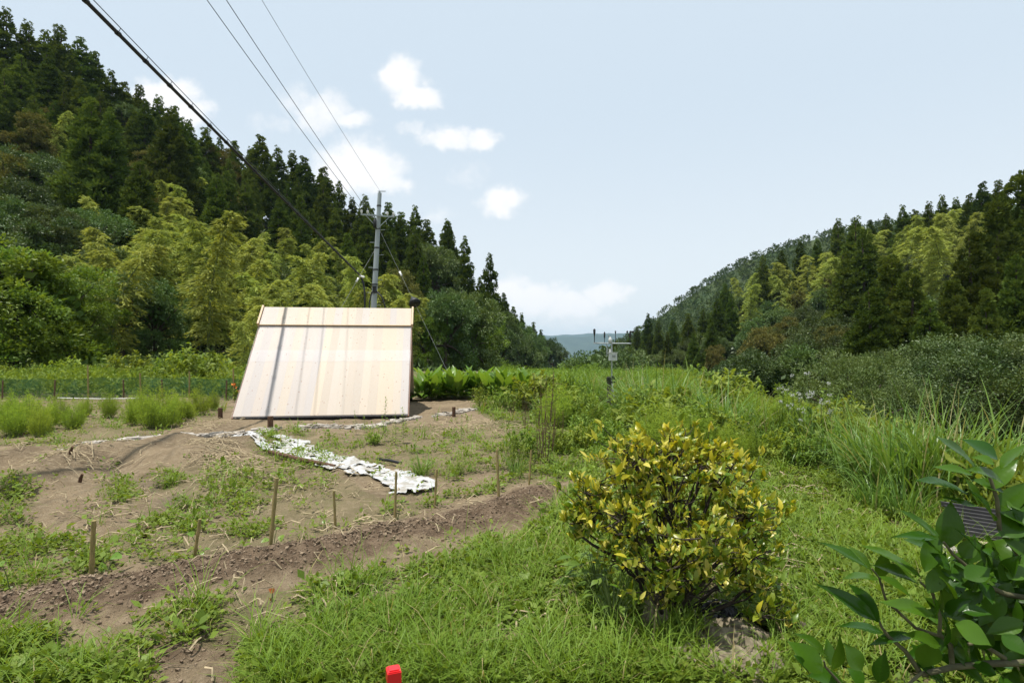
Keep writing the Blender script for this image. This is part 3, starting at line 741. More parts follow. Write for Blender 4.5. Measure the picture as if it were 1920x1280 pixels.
# ---- labels
TONE = {'cedar': 'dark green conical cedar', 'oak': 'grey-green round tree', 'olive': 'olive-brown round tree', 'bright': 'fresh green leafy tree', 'bush': 'low grey-green rounded bush', 'bamboo': 'yellow-green feathery bamboo'}
CATS = {'cedar': 'cedar', 'oak': 'tree', 'olive': 'tree', 'bright': 'tree', 'bush': 'bush', 'bamboo': 'bamboo'}
ROWP = {'skyline': 'on the skyline', 'upper': 'below the crest', 'middle': 'halfway up', 'end': 'at the spur end', 'low': 'low on the slope', 'grove': 'in the grove', 'fringe': 'along the grove edge', 'near': 'at the slope foot', 'foot': 'below the terrace', 'valley': 'on the valley floor'}
SEG = [(-1e9, 60, "at the photo's left edge"), (60, 170, 'left of the thick cable'), (170, 330, 'left under the thick cable'), (330, 450, 'under the thick cable'), (450, 560, "above the hut's left end"), (560, 690, 'just left of the utility pole'), (690, 790, 'just right of the utility pole'),
       (790, 900, 'above the broad-leaved row'), (900, 1075, 'by the valley gap'), (1075, 1175, 'behind the weather mast'), (1175, 1300, 'right of the weather mast'), (1300, 1450, 'above the tall reeds'), (1450, 1560, 'above the white flowers'), (1560, 1720, 'right of the white flowers'), (1720, 1850, "near the photo's right edge"), (1850, 1e9, "at the photo's right edge")]
ORD = ['first', 'second', 'third', 'fourth', 'fifth', 'sixth', 'seventh', 'eighth', 'ninth', 'tenth', 'eleventh', 'twelfth']
bins = {}
for T in TREES:
    T['seg'] = next(s[2] for s in SEG if s[0] <= T['px'] < s[1])
    bins.setdefault((T['kind'], T['row'], T['seg']), []).append(T)
for (kd, rw, sg), L_ in bins.items():
    L_.sort(key=lambda T: T['px'])
    for k, T in enumerate(L_):
        lab = f"{TONE[kd]} {ROWP[rw]} {sg}"
        if len(L_) == 2: lab += ', its left one' if k == 0 else ', its right one'
        elif len(L_) > 2: lab += ', leftmost there' if k == 0 else ', rightmost there' if k == len(L_) - 1 else f', {ORD[k]} from left' if k < 12 else f', {ORD[len(L_) - 1 - k]} from right' if len(L_) - 1 - k < 12 else ', mid row'
        tag(T['o'], lab, CATS[kd], {'cedar': 'cedars of the hillside plantations', 'bamboo': 'bamboo plumes of the groves'}.get(kd, 'broadleaf trees of the hillsides'))
# ------------------------------------------------------------------ A-frame hut
def frame(o, ux, uy, uz=(0, 0, 1)):
    return np.stack([A(ux), A(uy), A(uz)], 1)
hutU = nrm(A([3.9, .55, 0.])); hutN = A([-hutU[1], hutU[0], 0.])
hutO = A([*gpt(436, 789), 0.]); hutW = 3.86; hutD = 2.49; hutH = 2.67
hz0 = .10
def hp(u, n, z): return hutO + hutU * u + hutN * n + A([0, 0, z])
hut = empty('a_frame_hut', tuple(hp(hutW / 2, hutD, 0)))
tag(hut, 'A-frame wooden hut with a pale plank roof under clear corrugated sheets', 'hut')
HL = hut.location
slope = nrm(hutN * hutD + A([0, 0, hutH - hz0])); snorm = nrm(np.cross(hutU, slope)); 
if snorm[2] < 0: snorm = -snorm
slen = math.hypot(hutD, hutH - hz0)
slopeB = nrm(-hutN * hutD + A([0, 0, hutH - hz0])); snormB = nrm(A([-snorm[0], -snorm[1], snorm[2]]))
# plank boards: every board with its own tone, knots from the material
m, nt, out = newmat('roof_board')
p = N_(nt, 'ShaderNodeBsdfPrincipled'); p.inputs['Roughness'].default_value = .6; p.inputs['Specular IOR Level'].default_value = .3
att = N_(nt, 'ShaderNodeAttribute', attribute_name='tint')
r = nt.nodes.new('ShaderNodeValToRGB'); nt.links.new(att.outputs['Fac'], r.inputs[0])
els = [(0, (.41, .345, .265)), (.2, (.50, .40, .275)), (.42, (.46, .39, .30)), (.6, (.52, .42, .295)), (.78, (.40, .36, .325)), (1, (.51, .44, .345))]
while len(r.color_ramp.elements) < len(els): r.color_ramp.elements.new(.5)
for e, (q, c) in zip(r.color_ramp.elements, els): e.position = q; e.color = rgba(c)
tc = nt.nodes.new('ShaderNodeTexCoord'); uvm = nt.nodes.new('ShaderNodeAttribute'); uvm.attribute_name = 'board'
mp = nt.nodes.new('ShaderNodeMapping'); nt.links.new(uvm.outputs['Vector'], mp.inputs[0]); mp.inputs['Scale'].default_value = (26, 1.6, 1)
gr = noise(nt, 1.6, 4, .6, vec=mp.outputs[0])
col = mixc(nt, ramp(nt, gr.outputs['Fac'], .4, .75, 0, .14), r.outputs[0], (.47, .31, .2))
vo = nt.nodes.new('ShaderNodeTexVoronoi'); vo.inputs['Scale'].default_value = 3.3
mp2 = nt.nodes.new('ShaderNodeMapping'); nt.links.new(uvm.outputs['Vector'], mp2.inputs[0]); mp2.inputs['Scale'].default_value = (2.6, 1.7, 1)
nt.links.new(mp2.outputs[0], vo.inputs['Vector'])
col = mixc(nt, ramp(nt, vo.outputs['Distance'], .15, .07, 0, .75), col, (.26, .14, .08))
nt.links.new(col, p.inputs[0]); nt.links.new(p.outputs[0], out.inputs[0])
M['board'] = m
def boards(nm, o, ud, vd, nd, W, L, n, th, mat, parent):
    mb = MB(); uvs = []
    xs = np.linspace(0, W, n + 1) + np.concatenate([[0], rng.normal(0, .012, n - 1), [0]])
    for k in range(n):
        g = .0003; a, b = xs[k] + g, xs[k + 1] - g
        z = 0.
        R = np.stack([ud, vd, nd], 1)
        mb.box(o + ud * (a + b) / 2 + vd * L / 2 + nd * (z - th / 2), (b - a, L, th), R, tint=rng.random())
        c = [[i, j] for i in (a, b) for j in (0, L) for _ in (0, 1)]
        uvs += [[i + k * 3.7, j + k * 1.3, 0] for i, j in c]
    ob = mb.build(nm, mat, parent, loc=HL)
    ob.location = (0, 0, 0)
    at_ = ob.data.attributes.new('board', 'FLOAT_VECTOR', 'POINT'); at_.data.foreach_set('vector', A(uvs, np.float32).ravel() if False else np.asarray(uvs, np.float32).ravel())
    return ob
def part(mb, nm, mat, parent=hut, smooth=False):
    o = mb.build(nm, mat, parent, smooth, loc=HL); o.location = (0, 0, 0); return o
cap0 = .825 * slen
rf = boards('roof', hp(0, 0, hz0), hutU, slope, snorm, hutW, slen - .02, 21, .03, M['board'], hut)
tag(rf, 'sunlit front roof slope of pale knotty boards')
rb = boards('roof', hp(0, 2 * hutD, hz0), hutU, slopeB, snormB, hutW, slen - .02, 21, .03, M['board'], hut)
tag(rb, 'rear roof slope of boards facing the forest')
# clear corrugated sheets, two courses overlapping in a band
m, nt, out = newmat('clear_corrugated')
gls = N_(nt, 'ShaderNodeBsdfGlossy'); gls.inputs['Roughness'].default_value = .22
dif = N_(nt, 'ShaderNodeBsdfDiffuse'); dif.inputs[0].default_value = (.72, .72, .76, 1)
tr = N_(nt, 'ShaderNodeBsdfTransparent'); tr.inputs[0].default_value = (.97, .97, .98, 1)
a_ = N_(nt, 'ShaderNodeMixShader'); a_.inputs[0].default_value = .9; nt.links.new(gls.outputs[0], a_.inputs[1]); nt.links.new(dif.outputs[0], a_.inputs[2])
b_ = N_(nt, 'ShaderNodeMixShader'); b_.inputs[0].default_value = .07; nt.links.new(tr.outputs[0], b_.inputs[1]); nt.links.new(a_.outputs[0], b_.inputs[2])
nt.links.new(b_.outputs[0], out.inputs[0]); M['clear'] = m
def corr(nm, v0, v1, lift, lab):
    mb = MB(); n = 124 * 6 + 1
    us = np.linspace(-.03, hutW + .03, n); w = .0022 * np.sin(us / (hutW / 124) * 2 * np.pi)
    vs = [v0, (v0 + v1) / 2, v1]
    V = np.stack([hp(0, 0, hz0) + np.outer(us, hutU) + slope * v + np.outer(w + lift, snorm) for v in vs])
    i = np.arange(2)[:, None] * n; j = np.arange(n - 1)[None]
    mb.add(V, np.stack([i + j, i + j + 1, i + n + j + 1, i + n + j], -1).reshape(-1, 4))
    return tag(part(mb, nm, M['clear'], smooth=True), lab)
corr('corrugated_sheet', -.06, .572 * slen, .012, 'lower course of clear corrugated roofing')
corr('corrugated_sheet', .465 * slen, .86 * slen, .020, 'upper course of clear corrugated roofing')
# ridge cover
corr('corrugated_sheet', cap0 - .005, slen + .02, .066, 'short course of clear roofing over the ridge strip')
rc = boards('ridge_cover', hp(0, 0, hz0) + slope * cap0 + snorm * .055, hutU, slope, snorm, hutW, slen - cap0 + .035, 21, .025, M['board'], hut)
tag(rc, 'raised board strip along the ridge')
mb = MB(); mb.box(hp(hutW / 2, 0, hz0) + slope * (cap0 - .012) + snorm * .043, (hutW, .022, .03), np.stack([hutU, slope, snorm], 1)); M['trimwood'] = plain('trim_wood', (.62, .45, .29), .6, scale=4, stretch=(8, 8, 2), var=.15)
part(mb, 'fascia', M['trimwood'])
for k, u in enumerate((-.035, hutW + .035)):
    mb = MB(); L = slen - cap0 + .075
    mb.box(hp(u, 0, hz0) + slope * (cap0 - .02 + L / 2) + snorm * .035, (.045, L, .14), np.stack([hutU, slope, snorm], 1))
    part(mb, 'barge_board', M['trimwood'])
    mb = MB(); L = cap0 + .02
    mb.box(hp(u * .35 + (hutW * .65 if k else 0), 0, hz0) + slope * (L / 2 - .03) + snorm * -.075, (.035, L, .085), np.stack([hutU, slope, snorm], 1))
    part(mb, 'edge_board', plain('edge_wood', (.22, .105, .055), .8, scale=5, stretch=(6, 6, 1)))
M['darkwood'] = plain('dark_red_wood', (.115, .045, .026), .8, scale=4, stretch=(14, 14, 1), var=.5)
for u, s in ((.14, -1), (hutW - .14, 1)):
    mb = MB(); n = 34
    ns = np.linspace(.04, 2 * hutD - .04, n + 1)
    for a, b in zip(ns[:-1], ns[1:]):
        c = (a + b) / 2; h = hz0 + (hutH - hz0) * (1 - abs(c - hutD) / hutD) - .08 - (b - a) / 2 * 1.05
        if h < .15: continue
        mb.box(hp(u, c, h / 2 + .02), (b - a - .004, .03, h), np.stack([hutN, -hutU, A([0, 0, 1.])], 1))
    part(mb, 'gable_wall', M['darkwood'])
M['beam'] = plain('shadow_dark_beam', (.02, .017, .015), .9)  # near-black colour stands in for the shadow under the roof base
for n_ in (.12, 2 * hutD - .12):
    mb = MB(); mb.box(hp(hutW / 2, n_, .03), (hutW - .1, .12, .12), np.stack([hutU, hutN, A([0, 0, 1.])], 1)); part(mb, 'sill_beam', M['beam'])

# ------------------------------------------------------------------ utility pole, its wires and cables
M['galv'] = plain('weathered_steel', (.36, .40, .40), .55, metal=.3, scale=1.2, c2=(.30, .33, .33), stretch=(2, 2, 1))
M['porcelain'] = plain('white_porcelain', (.75, .74, .70), .25, var=.08)
M['black'] = plain('black_rubber', (.012, .012, .013), .5, spec=.4)
M['wire'] = plain('bare_wire', (.06, .06, .06), .5)
M['steelwire'] = plain('bright_stay_wire', (.26, .27, .26), .4, metal=.4)
PY0 = 25.
pt_ = at(712, 362, PY0); pb = at(700.5, 580, PY0); pdirv = (pt_ - pb) / (pt_[2] - pb[2])
base = pb + pdirv * (-.3 - pb[2])
def pole_at(z): return base + pdirv * (z + .3)
pole = empty('utility_pole', tuple(base)); PL = pole.location
tag(pole, 'grey steel utility pole with one crossarm behind the hut', 'utility pole')
def ppart(mb, nm, mat, parent=pole, smooth=False):
    o = mb.build(nm, mat, parent, smooth, loc=PL); o.location = (0, 0, 0); return o
mb = MB(); zs = np.linspace(-.3, pt_[2], 14); P = np.stack([pole_at(z) for z in zs]); mb.tube(P, np.linspace(.155, .085, 14), 14)
ppart(mb, 'shaft', M['galv'], smooth=True)
zc = EYE + (HZ - 406) / F * PY0
c0 = pole_at(zc); arm = nrm(A([1., .35, 0]))
mb = MB(); mb.box(c0 + A([0, -.16, 0]) , (1.45, .055, .06), np.stack([arm, A([-arm[1], arm[0], 0]), A([0, 0, 1.])], 1)); ca = ppart(mb, 'crossarm', M['galv'])
INS = []
for s, dz in ((-.68, .16), (-.42, .14), (.42, .14), (.68, .14)):
    mb = MB(); b0 = c0 + A([0, -.16, 0]) + arm * s
    mb.tube([b0 + A([0, 0, .03]), b0 + A([0, 0, .08])], [.018, .018], 6)
    mb.tube([b0 + A([0, 0, z]) for z in (.07, .09, .11, .13, .15, .17, .19, .2)], [.03, .06, .035, .06, .035, .055, .04, .01], 10)
    ppart(mb, 'insulator', M['porcelain'], smooth=True); INS.append(b0 + A([0, 0, .18]))
for s in (-.5, .5):
    mb = MB(); mb.tube([c0 + arm * s + A([0, -.16, -.03]), c0 + A([0, -.14, -.55])], [.018, .018], 5); ppart(mb, 'arm_brace', M['galv'])
mb = MB(); q = pole_at(zc - .35)
mb.tube([q + A([-.10, -.18, -.2]), q + A([-.10, -.18, -.17]), q + A([-.10, -.18, .17]), q + A([-.10, -.18, .2])], [.03, .075, .075, .03], 10); ppart(mb, 'fuse_box', M['black'], smooth=True)
for z in (4.1, 4.45, 5.1, 6.06, 6.9, 7.9):
    mb = MB(); q = pole_at(z); r_ = .155 - .07 * z / 8.5 + .012
    mb.tube([q - A([0, 0, .035]), q + A([0, 0, .035])], [r_, r_], 14); ppart(mb, 'band', M['wire'])
for k in range(9):
    z = 3.0 + k * .55; q = pole_at(z); s = 1 if k % 2 else -1
    mb = MB(); mb.tube([q + A([s * .12, 0, 0]), q + A([s * .32, -.03, 0])], [.012, .012], 5); ppart(mb, 'step_bolt', M['galv'])
mb = MB(); q = pole_at(4.2); mb.box(q + A([.05, -.22, 0]), (.16, .12, .26)); mb.box(q + A([.05, -.22, .145]), (.19, .15, .03)); ppart(mb, 'junction_box', M['black'])
mb = MB(); tp = pole_at(pt_[2]); mb.tube([tp, tp + A([0, 0, .09])], [.05, .02], 8); mb.box(tp + A([.1, -.05, .06]), (.34, .03, .03)); ppart(mb, 'top_bracket', M['galv'])
def sag(a, b, s, n=24):
    t = np.linspace(0, 1, n); return A(a)[None] * (1 - t)[:, None] + A(b)[None] * t[:, None] - A([0, 0, 1.]) * (s * 4 * t * (1 - t))[:, None]
# thick cable on its messenger wire
E = at(676, 517, 25.); S1 = at(165, 0, 9.); FAR = S1 + (S1 - E) * .55
cb = empty('overhead_cable', tuple(E))
tag(cb, 'thick black cable slung under a messenger wire, crossing above the hut', 'cable')
def cpart(mb, nm, mat):
    o = mb.build(nm, mat, cb, True, loc=cb.location); o.location = (0, 0, 0); return o
P = sag(E, FAR, .06, 40)
mb = MB(); mb.tube(P, .033, 8); cpart(mb, 'cable', M['black'])
mb = MB(); mb.tube(P + A([.05, 0, .10]) * np.linspace(.25, 1.3, 40)[:, None], .008, 5); cpart(mb, 'messenger_wire', M['wire'])
for k in range(1, 34):
    q = P[0] + (P[-1] - P[0]) * k / 34 - A([0, 0, .06 * 4 * k / 34 * (1 - k / 34)])
    mb = MB(); mb.tube([q - A([0, .04, 0]), q + A([0, .04, 0])], .042, 8); mb.tube([q, q + A([.05, 0, .10]) * (.25 + 1.05 * k / 34)], .006, 4); cpart(mb, 'hanger', M['black'])
mb = MB(); mb.tube([E, at(681, 530, 25), at(684, 548, 24.9), at(684, 575, 24.8), at(684, 600, 24.8), at(690, 630, 24.9)], .04, 8); cpart(mb, 'drop_loop', M['black'])
mb = MB(); mb.tube([at(674, 517, 24.95), at(683, 520, 24.95)], [.05, .05], 8); cpart(mb, 'clamp', M['porcelain'])
mb = MB(); mb.tube([at(705, 545, 24.8), at(716, 556, 24.6), at(722, 575, 24.6), at(724, 610, 24.7)], .03, 6)
mb.tube([at(697, 548, 24.8), at(693, 565, 24.7), at(692, 600, 24.7)], .03, 6); ppart(mb, 'pole_cable', M['black'], smooth=True)
for (a, lab, x0, rr, y0) in ((INS[0], 'left overhead wire running from the crossarm out over the garden', 403, .009, 12.5), (INS[1], 'second overhead wire, just right of the left one, running from the crossarm', 438, .009, 12.5), (tp + A([.02, -.05, .08]), 'thinnest overhead wire, rising from the tip of the pole', 503, .0055, 13.)):
    e = at(x0, 0, y0); w_ = MB(); w_.tube(sag(a, e + (e - a) * 1.1, .25, 40), rr, 5)
    tag(w_.build('overhead_wire', M['wire']), lab, 'wire', 'thin wires on the pole')
# wires going on beyond the pole
for a, lab in ((INS[3], 'wire leaving the crossarm toward the forest'),):
    w_ = MB(); w_.tube(sag(a, at(1010, 640, 150), 1.5, 30), .009, 4); tag(w_.build('overhead_wire', M['wire']), lab, 'wire', 'thin wires on the pole')
# stays
a = pole_at(EYE + (HZ - 462) / F * 25); b = at(632, 590, 23.2); b = b + (b - a) * (b[2] / max(a[2] - b[2], .1)) * .98
st = empty('stay_wire', tuple(b)); tag(st, 'pale stay wire slanting down left from the pole behind the hut', 'stay wire', 'pole stays')
mb = MB(); mb.tube([a, b], .006, 5); o = mb.build('wire', M['steelwire'], st, loc=st.location); o.location = (0, 0, 0)
q = a + (b - a) * ((526 - 462) / (590 - 462) * .42); q = a + (b - a) * ((a[2] - (EYE + (HZ - 525) / F * 24.1)) / (a[2] - b[2]))
dv = nrm(b - a); mb = MB(); mb.tube([q - dv * .12, q - dv * .1, q, q + dv * .1, q + dv * .12], [.01, .05, .035, .05, .01], 8); o = mb.build('insulator', M['porcelain'], st, True, loc=st.location); o.location = (0, 0, 0)
a = pole_at(EYE + (HZ - 425) / F * 25); b = at(836, 690, 20.5); b = b + nrm(b - a) * .8
st = empty('stay_wire', tuple(b)); tag(st, 'pale stay wire slanting down right from the pole through the black cone', 'stay wire', 'pole stays')
mb = MB(); mb.tube([a, b], .0045, 5); o = mb.build('wire', M['steelwire'], st, loc=st.location); o.location = (0, 0, 0)
dv = nrm(b - a)
tq = (a[2] - EYE - (HZ - 513) / F * 23.3) / (a[2] - b[2]); q = a + (b - a) * tq
mb = MB(); mb.tube([q - dv * .12, q - dv * .1, q, q + dv * .1, q + dv * .12], [.01, .05, .035, .05, .01], 8); o = mb.build('insulator', M['porcelain'], st, True, loc=st.location); o.location = (0, 0, 0)
tq = (a[2] - EYE - (HZ - 558) / F * 22.6) / (a[2] - b[2]); q = a + (b - a) * tq
cn = empty('cone_guard', tuple(q)); tag(cn, 'black cone guard hanging on the right-hand stay wire', 'cone guard')
mb = MB(); mb.tube([q, q + dv * .02, q + dv * .16, q + dv * .30, q + dv * .36, q + dv * .37, q + dv * .30], [.018, .05, .15, .23, .235, .22, .2], 18, cap=False); o = mb.build('cone', M['black'], cn, True, loc=cn.location); o.location = (0, 0, 0)
mb = MB(); mb.tube([q - dv * .05, q + dv * .02], [.02, .035], 8); o = mb.build('collar', M['wire'], cn, True, loc=cn.location); o.location = (0, 0, 0)

# ------------------------------------------------------------------ weather mast
WY = 15.5; wx, _ = (1147 - CX) / F * WY, 0
wb = A([wx, WY, float(gz(wx, WY))])
ws = empty('weather_mast', tuple(wb)); tag(ws, 'weather mast with crossbar, sensors and small white box among tall weeds', 'weather station')
def wp(px, py, dy=0.): return at(px, py, WY + dy)
def wpart(mb, nm, mat, smooth=False, parent=ws):
    o = mb.build(nm, mat, parent, smooth, loc=ws.location); o.location = (0, 0, 0); return o
M['white_box'] = plain('white_enclosure', (.58, .58, .55), .4, var=.08)
M['alu'] = plain('grey_pipe', (.42, .44, .44), .45, metal=.5)
mb = MB(); mb.tube([wb - A([0, 0, .1]), wp(1147, 640)], .02, 8); mb.tube([wp(1147, 640), wp(1140, 628)], .012, 6); wpart(mb, 'mast', M['alu'], True)
mb = MB(); mb.tube([wp(1113, 643), wp(1184, 644)], .017, 8); wpart(mb, 'crossbar', M['alu'], True)
mb = MB(); mb.tube([wp(1138, 643), wp(1138, 668)], .014, 6); mb.tube([wp(1138, 662), wp(1147, 664)], .014, 6); wpart(mb, 'offset_tube', M['alu'], True)
mb = MB(); mb.tube([wp(1114.5, y) for y in (643, 634, 629, 624, 618.5, 617, 616)], [.011, .011, .013, .03, .034, .024, .006], 10); wpart(mb, 'sensor', M['black'], True)
mb = MB(); mb.tube([wp(1133.5, y) for y in (643, 634, 633, 624, 623, 621)], [.008, .008, .02, .024, .012, .004], 8); wpart(mb, 'sensor', M['black'], True)
mb = MB(); mb.tube([wp(1144, y) for y in (643, 641, 636, 634, 631)], [.02, .05, .05, .035, .01], 10); wpart(mb, 'rain_sensor', M['white_box'], True)
mb = MB(); mb.tube([wp(1154, 643), wp(1154, 624)], .009, 6); mb.tube([wp(1154, 625), wp(1154, 620)], .018, 6); wpart(mb, 'antenna', M['black'], True)
mb = MB(); c = wp(1182, 622); mb.tube([wp(1181.5, 644), wp(1181.5, 630)], .012, 6); mb.tube([wp(1181.5, 632), wp(1181.5, 625), wp(1181.5, 622)], [.035, .035, .012], 8); wpart(mb, 'anemometer_body', M['black'], True)
for a_ in (.3, 2.4, 4.5):
    mb = MB(); h = A([math.cos(a_), math.sin(a_), 0]); t_ = A([-h[1], h[0], 0]); e = c + h * .085
    mb.tube([c, e], .006, 5); mb.tube([e - t_ * .028, e - t_ * .01, e + t_ * .02], [.008, .028, .034], 8); wpart(mb, 'anemometer_cup', M['black'], True)
mb = MB(); mb.box(wp(1149, 668.5, -.06), (.21, .14, .21)); bx = wpart(mb, 'white_box', M['white_box'])
mb = MB(); mb.box(wp(1149, 661, -.06), (.24, .17, .018)); wpart(mb, 'lid', M['white_box'], parent=bx)
mb = MB(); mb.box(wp(1151, 667.5, -.14), (.085, .012, .06)); wpart(mb, 'display_panel', plain('grey_panel', (.25, .26, .26), .4), parent=bx)
mb = MB(); mb.box(wp(1143.5, 657, -.02), (.05, .05, .09)); wpart(mb, 'radiation_shield', M['white_box'])
mb = MB(); mb.box(wp(1142, 712, .03), (.13, .09, .13)); mb.box(wp(1150, 708, -.02), (.10, .08, .10)); mb.box(wp(1149, 716, -.03), (.14, .06, .03)); wpart(mb, 'clamp_block', M['black'])
mb = MB(); mb.box(wp(1142, 737, .04) , (.10, .10, .9)); wpart(mb, 'wooden_post', plain('grey_post', (.10, .085, .07), .9, scale=4, stretch=(10, 10, 1)))
mb = MB(); mb.tube([wp(1147, 716, -.03), A([*(wp(1155, 770, -.25)[:2]), float(gz(*wp(1155, 770, -.25)[:2])) - .03])], .012, 6); wpart(mb, 'brace_pipe', M['alu'], True)

# ------------------------------------------------------------------ stakes, posts and small things on the ground
def gpos(px, py, dz=0.):
    x, y = gpt(px, py); return A([x, y, float(gz(x, y)) + dz])
STK = [(171, 1105, 176, 998, .017, 'bamboo stake with three nodes at the left end of the dug row'), (364, 1055, 375, 980, .014, 'short leaning bamboo stake, second from the left in the dug row'),
       (507, 1038, 519, 910, .018, 'tallest bamboo stake in the row, standing beside two round leaves'), (629, 990, 626, 918, .013, 'thin short stake with a pale leaf tied halfway up'),
       (740, 975, 743, 881, .014, 'bamboo stake in front of the white plastic, left of two'), (815, 950, 819, 877, .013, 'bamboo stake at the right end of the white plastic'),
       (935, 938, 932, 849, .016, 'upright stake near the right end of the dug row'), (992, 912, 996, 847, .013, 'last bamboo stake at the far right end of the dug row')]
for bx_, by_, tx, ty, r_, lab in STK:
    b = gpos(bx_, by_); d_ = b[1]
    t = at(tx, ty, d_ + U(-.03, .03)); t[2] += b[2]
    n = 13; s = np.linspace(-.12, 1, n); P = b + (t - b) * s[:, None]
    rr = np.full(n, r_ * .85) * np.linspace(1.08, .92, n); rr[[4, 8, 11]] *= 1.22
    mb = MB(); mb.tube(P, rr, 8)
    o = mb.build('bamboo_stake', M['stake'], None, True, loc=b); tag(o, lab, 'stake', 'bamboo stakes along the dug row')
M['stump'] = plain('cut_post', (.13, .07, .04), .85, scale=9, stretch=(8, 8, 1), var=.5)
for px, py, h, w_, lab in ((413, 787, .24, .10, "short dark post left of the hut's lower corner"), (507, 803, .25, .11, 'short brown post in front of the hut roof'), (851, 781, .24, .085, 'short dark post right of the hut by the stone line')):
    b = gpos(px, py); mb = MB(); mb.tube([b - A([0, 0, .08]), b + A([0, 0, h - .012]), b + A([0, 0, h])], [w_ / 2 * 1.05, w_ / 2, w_ / 2 * .85], 10)
    tag(mb.build('marker_post', M['stump'], loc=b), lab, 'post', 'short posts round the hut')
# red capped peg
b = A([(738 - CX) / F * 2.43, 2.43, float(gz((738 - CX) / F * 2.43, 2.43))]); zt = EYE - (1252 - HZ) / F * 2.43
pg = empty('capped_peg', tuple(b)); tag(pg, 'black peg with a square red plastic cap in the grass', 'peg')
mb = MB(); mb.box((b[0], b[1], (b[2] + zt) / 2 - .03), (.044, .044, zt - b[2]), np.eye(3)); o = mb.build('peg', M['black'], pg, loc=pg.location); o.location = (0, 0, 0)
mb = MB(); R = A(Matrix.Rotation(.35, 3, 'Z'))
for zz, ww, hh in ((zt - .03, .058, .046), (zt - .005, .052, .006), (zt, .040, .006)): mb.box((b[0], b[1], zz), (ww, ww, hh), R)
o = mb.build('cap', plain('red_plastic', (.70, .02, .025), .3, spec=.5, var=.1), pg, loc=pg.location); o.location = (0, 0, 0)
def rock(px, py, r, lab, mat, nm='rock', sq=(1, 1, .75)):
    b = gpos(px, py); n, k = 18, 12; mb = MB(); th = np.linspace(0, 2 * np.pi, n, endpoint=False); ph = np.linspace(.05, np.pi - .05, k)
    T, P_ = np.meshgrid(th, ph); d = np.stack([np.cos(T) * np.sin(P_), np.sin(T) * np.sin(P_), np.cos(P_)], -1)
    s0 = U(0, 50); rr = r * (.7 + .6 * fbm(d[..., 0] * 1.6 + s0, d[..., 1] * 1.6 + d[..., 2] * 2.1, 4))
    V = d * rr[..., None] * A(sq) + b + A([0, 0, r * .4])
    i = np.arange(k - 1)[:, None] * n; j = np.arange(n)[None]; j2 = (j + 1) % n
    mb.add(V, np.stack([i + j, i + n + j, i + n + j2, i + j2], -1).reshape(-1, 4))
    return tag(mb.build(nm, mat, None, True, loc=b), lab, 'rock')
M['stone'] = plain('pale_stone', (.40, .35, .28), .9, scale=14, c2=(.24, .21, .16), bump=.8)
rock(598, 1262, .062, 'pale fist-sized rock in the grass left of the red cap', M['stone'])
# stone edging: too many pebbles to count
mb = MB()
for line, dens, rad in (([(-60, 858), (60, 850), (150, 842), (215, 833), (300, 825), (420, 818), (520, 805), (640, 797), (700, 800)], 900, .11), ([(700, 800), (770, 785), (830, 778), (880, 768)], 420, .10)):
    pts = [gpt(*q) for q in line]; seg = rng.integers(0, len(pts) - 1, dens); t = U(0, 1, dens)
    c = A([pts[k] for k in seg]) * (1 - t)[:, None] + A([pts[k + 1] for k in seg]) * t[:, None] + rng.normal(0, rad, (dens, 2))
    c = c[fbm(c[:, 0] * 2, c[:, 1] * 2, 2) > .42]
    for x, y in c:
        s = U(.018, .055) ; z = float(gz(x, y)); q = rng.normal(0, .25, (8, 3))
        V = (A([[i, j, k] for i in (-1, 1) for j in (-1, 1) for k in (-1, 1)]) + q) * A([s * U(.8, 1.5), s * U(.7, 1.2), s * .55]) @ A(Matrix.Rotation(U(0, 3), 3, 'Z')) + A([x, y, z + s * .3])
        mb.add(V, [[0, 1, 3, 2], [4, 6, 7, 5], [0, 4, 5, 1], [2, 3, 7, 6], [0, 2, 6, 4], [1, 5, 7, 3]], rng.random())
tag(mb.build('gravel', plain('edging_stone', (.42, .38, .33), .9, scale=6, c2=(.27, .235, .19))), kind='stuff')
# torn white plastic on the old bed
poly = [(436, 822), (470, 813), (545, 820), (610, 845), (700, 868), (745, 884), (822, 904), (818, 914), (775, 930), (735, 926), (722, 905), (650, 886), (590, 868), (520, 852), (470, 836)]
W = A([gpt(*q) for q in poly]); n = 330
ax = np.linspace(W[:, 0].min(), W[:, 0].max(), n); ay = np.linspace(W[:, 1].min(), W[:, 1].max(), n)
XX, YY = np.meshgrid(ax, ay); wob = fbm(XX * 4, YY * 4, 3) - .5
PX, PY = px_of(XX + .35 * wob, YY + .3 * (fbm(XX * 4 + 9, YY * 4, 3) - .5))
sdir = nrm(W[7] - W[0]); al = (XX - W[0][0]) * sdir[0] + (YY - W[0][1]) * sdir[1]; ac = -(XX - W[0][0]) * sdir[1] + (YY - W[0][1]) * sdir[0]
ins = inpoly(PX, PY, poly) & (fbm(al * 1.3 + 40 + 2 * wob, ac * 4.2, 4) < .655) & (fbm(al * 6 + 4, ac * 12 + 2 * wob, 4) < .73)
Zp = gz(XX, YY, False) + .022 + .035 * np.abs(fbm(al * 3 + 2 * wob, ac * 8 + al * 2, 4) - .5) * 2 + .02 * fbm(XX * 22, YY * 22, 2)
ok = ins[:-1, :-1] & ins[1:, :-1] & ins[:-1, 1:] & ins[1:, 1:]
i = np.arange(n - 1)[:, None] * n; j = np.arange(n - 1)[None]
Fq = np.stack([i + j, i + j + 1, i + n + j + 1, i + n + j], -1)[ok]
used = np.unique(Fq); remap = np.zeros(n * n, int); remap[used] = np.arange(len(used))
M['plastic'] = plain('white_mulch_film', (.50, .51, .52), .45, spec=.4, scale=7, c2=(.30, .275, .23), var=.1)
VV = np.stack([XX, YY, Zp], -1).reshape(-1, 3)[used]; FF = remap[Fq]
lab_ = np.arange(len(VV))
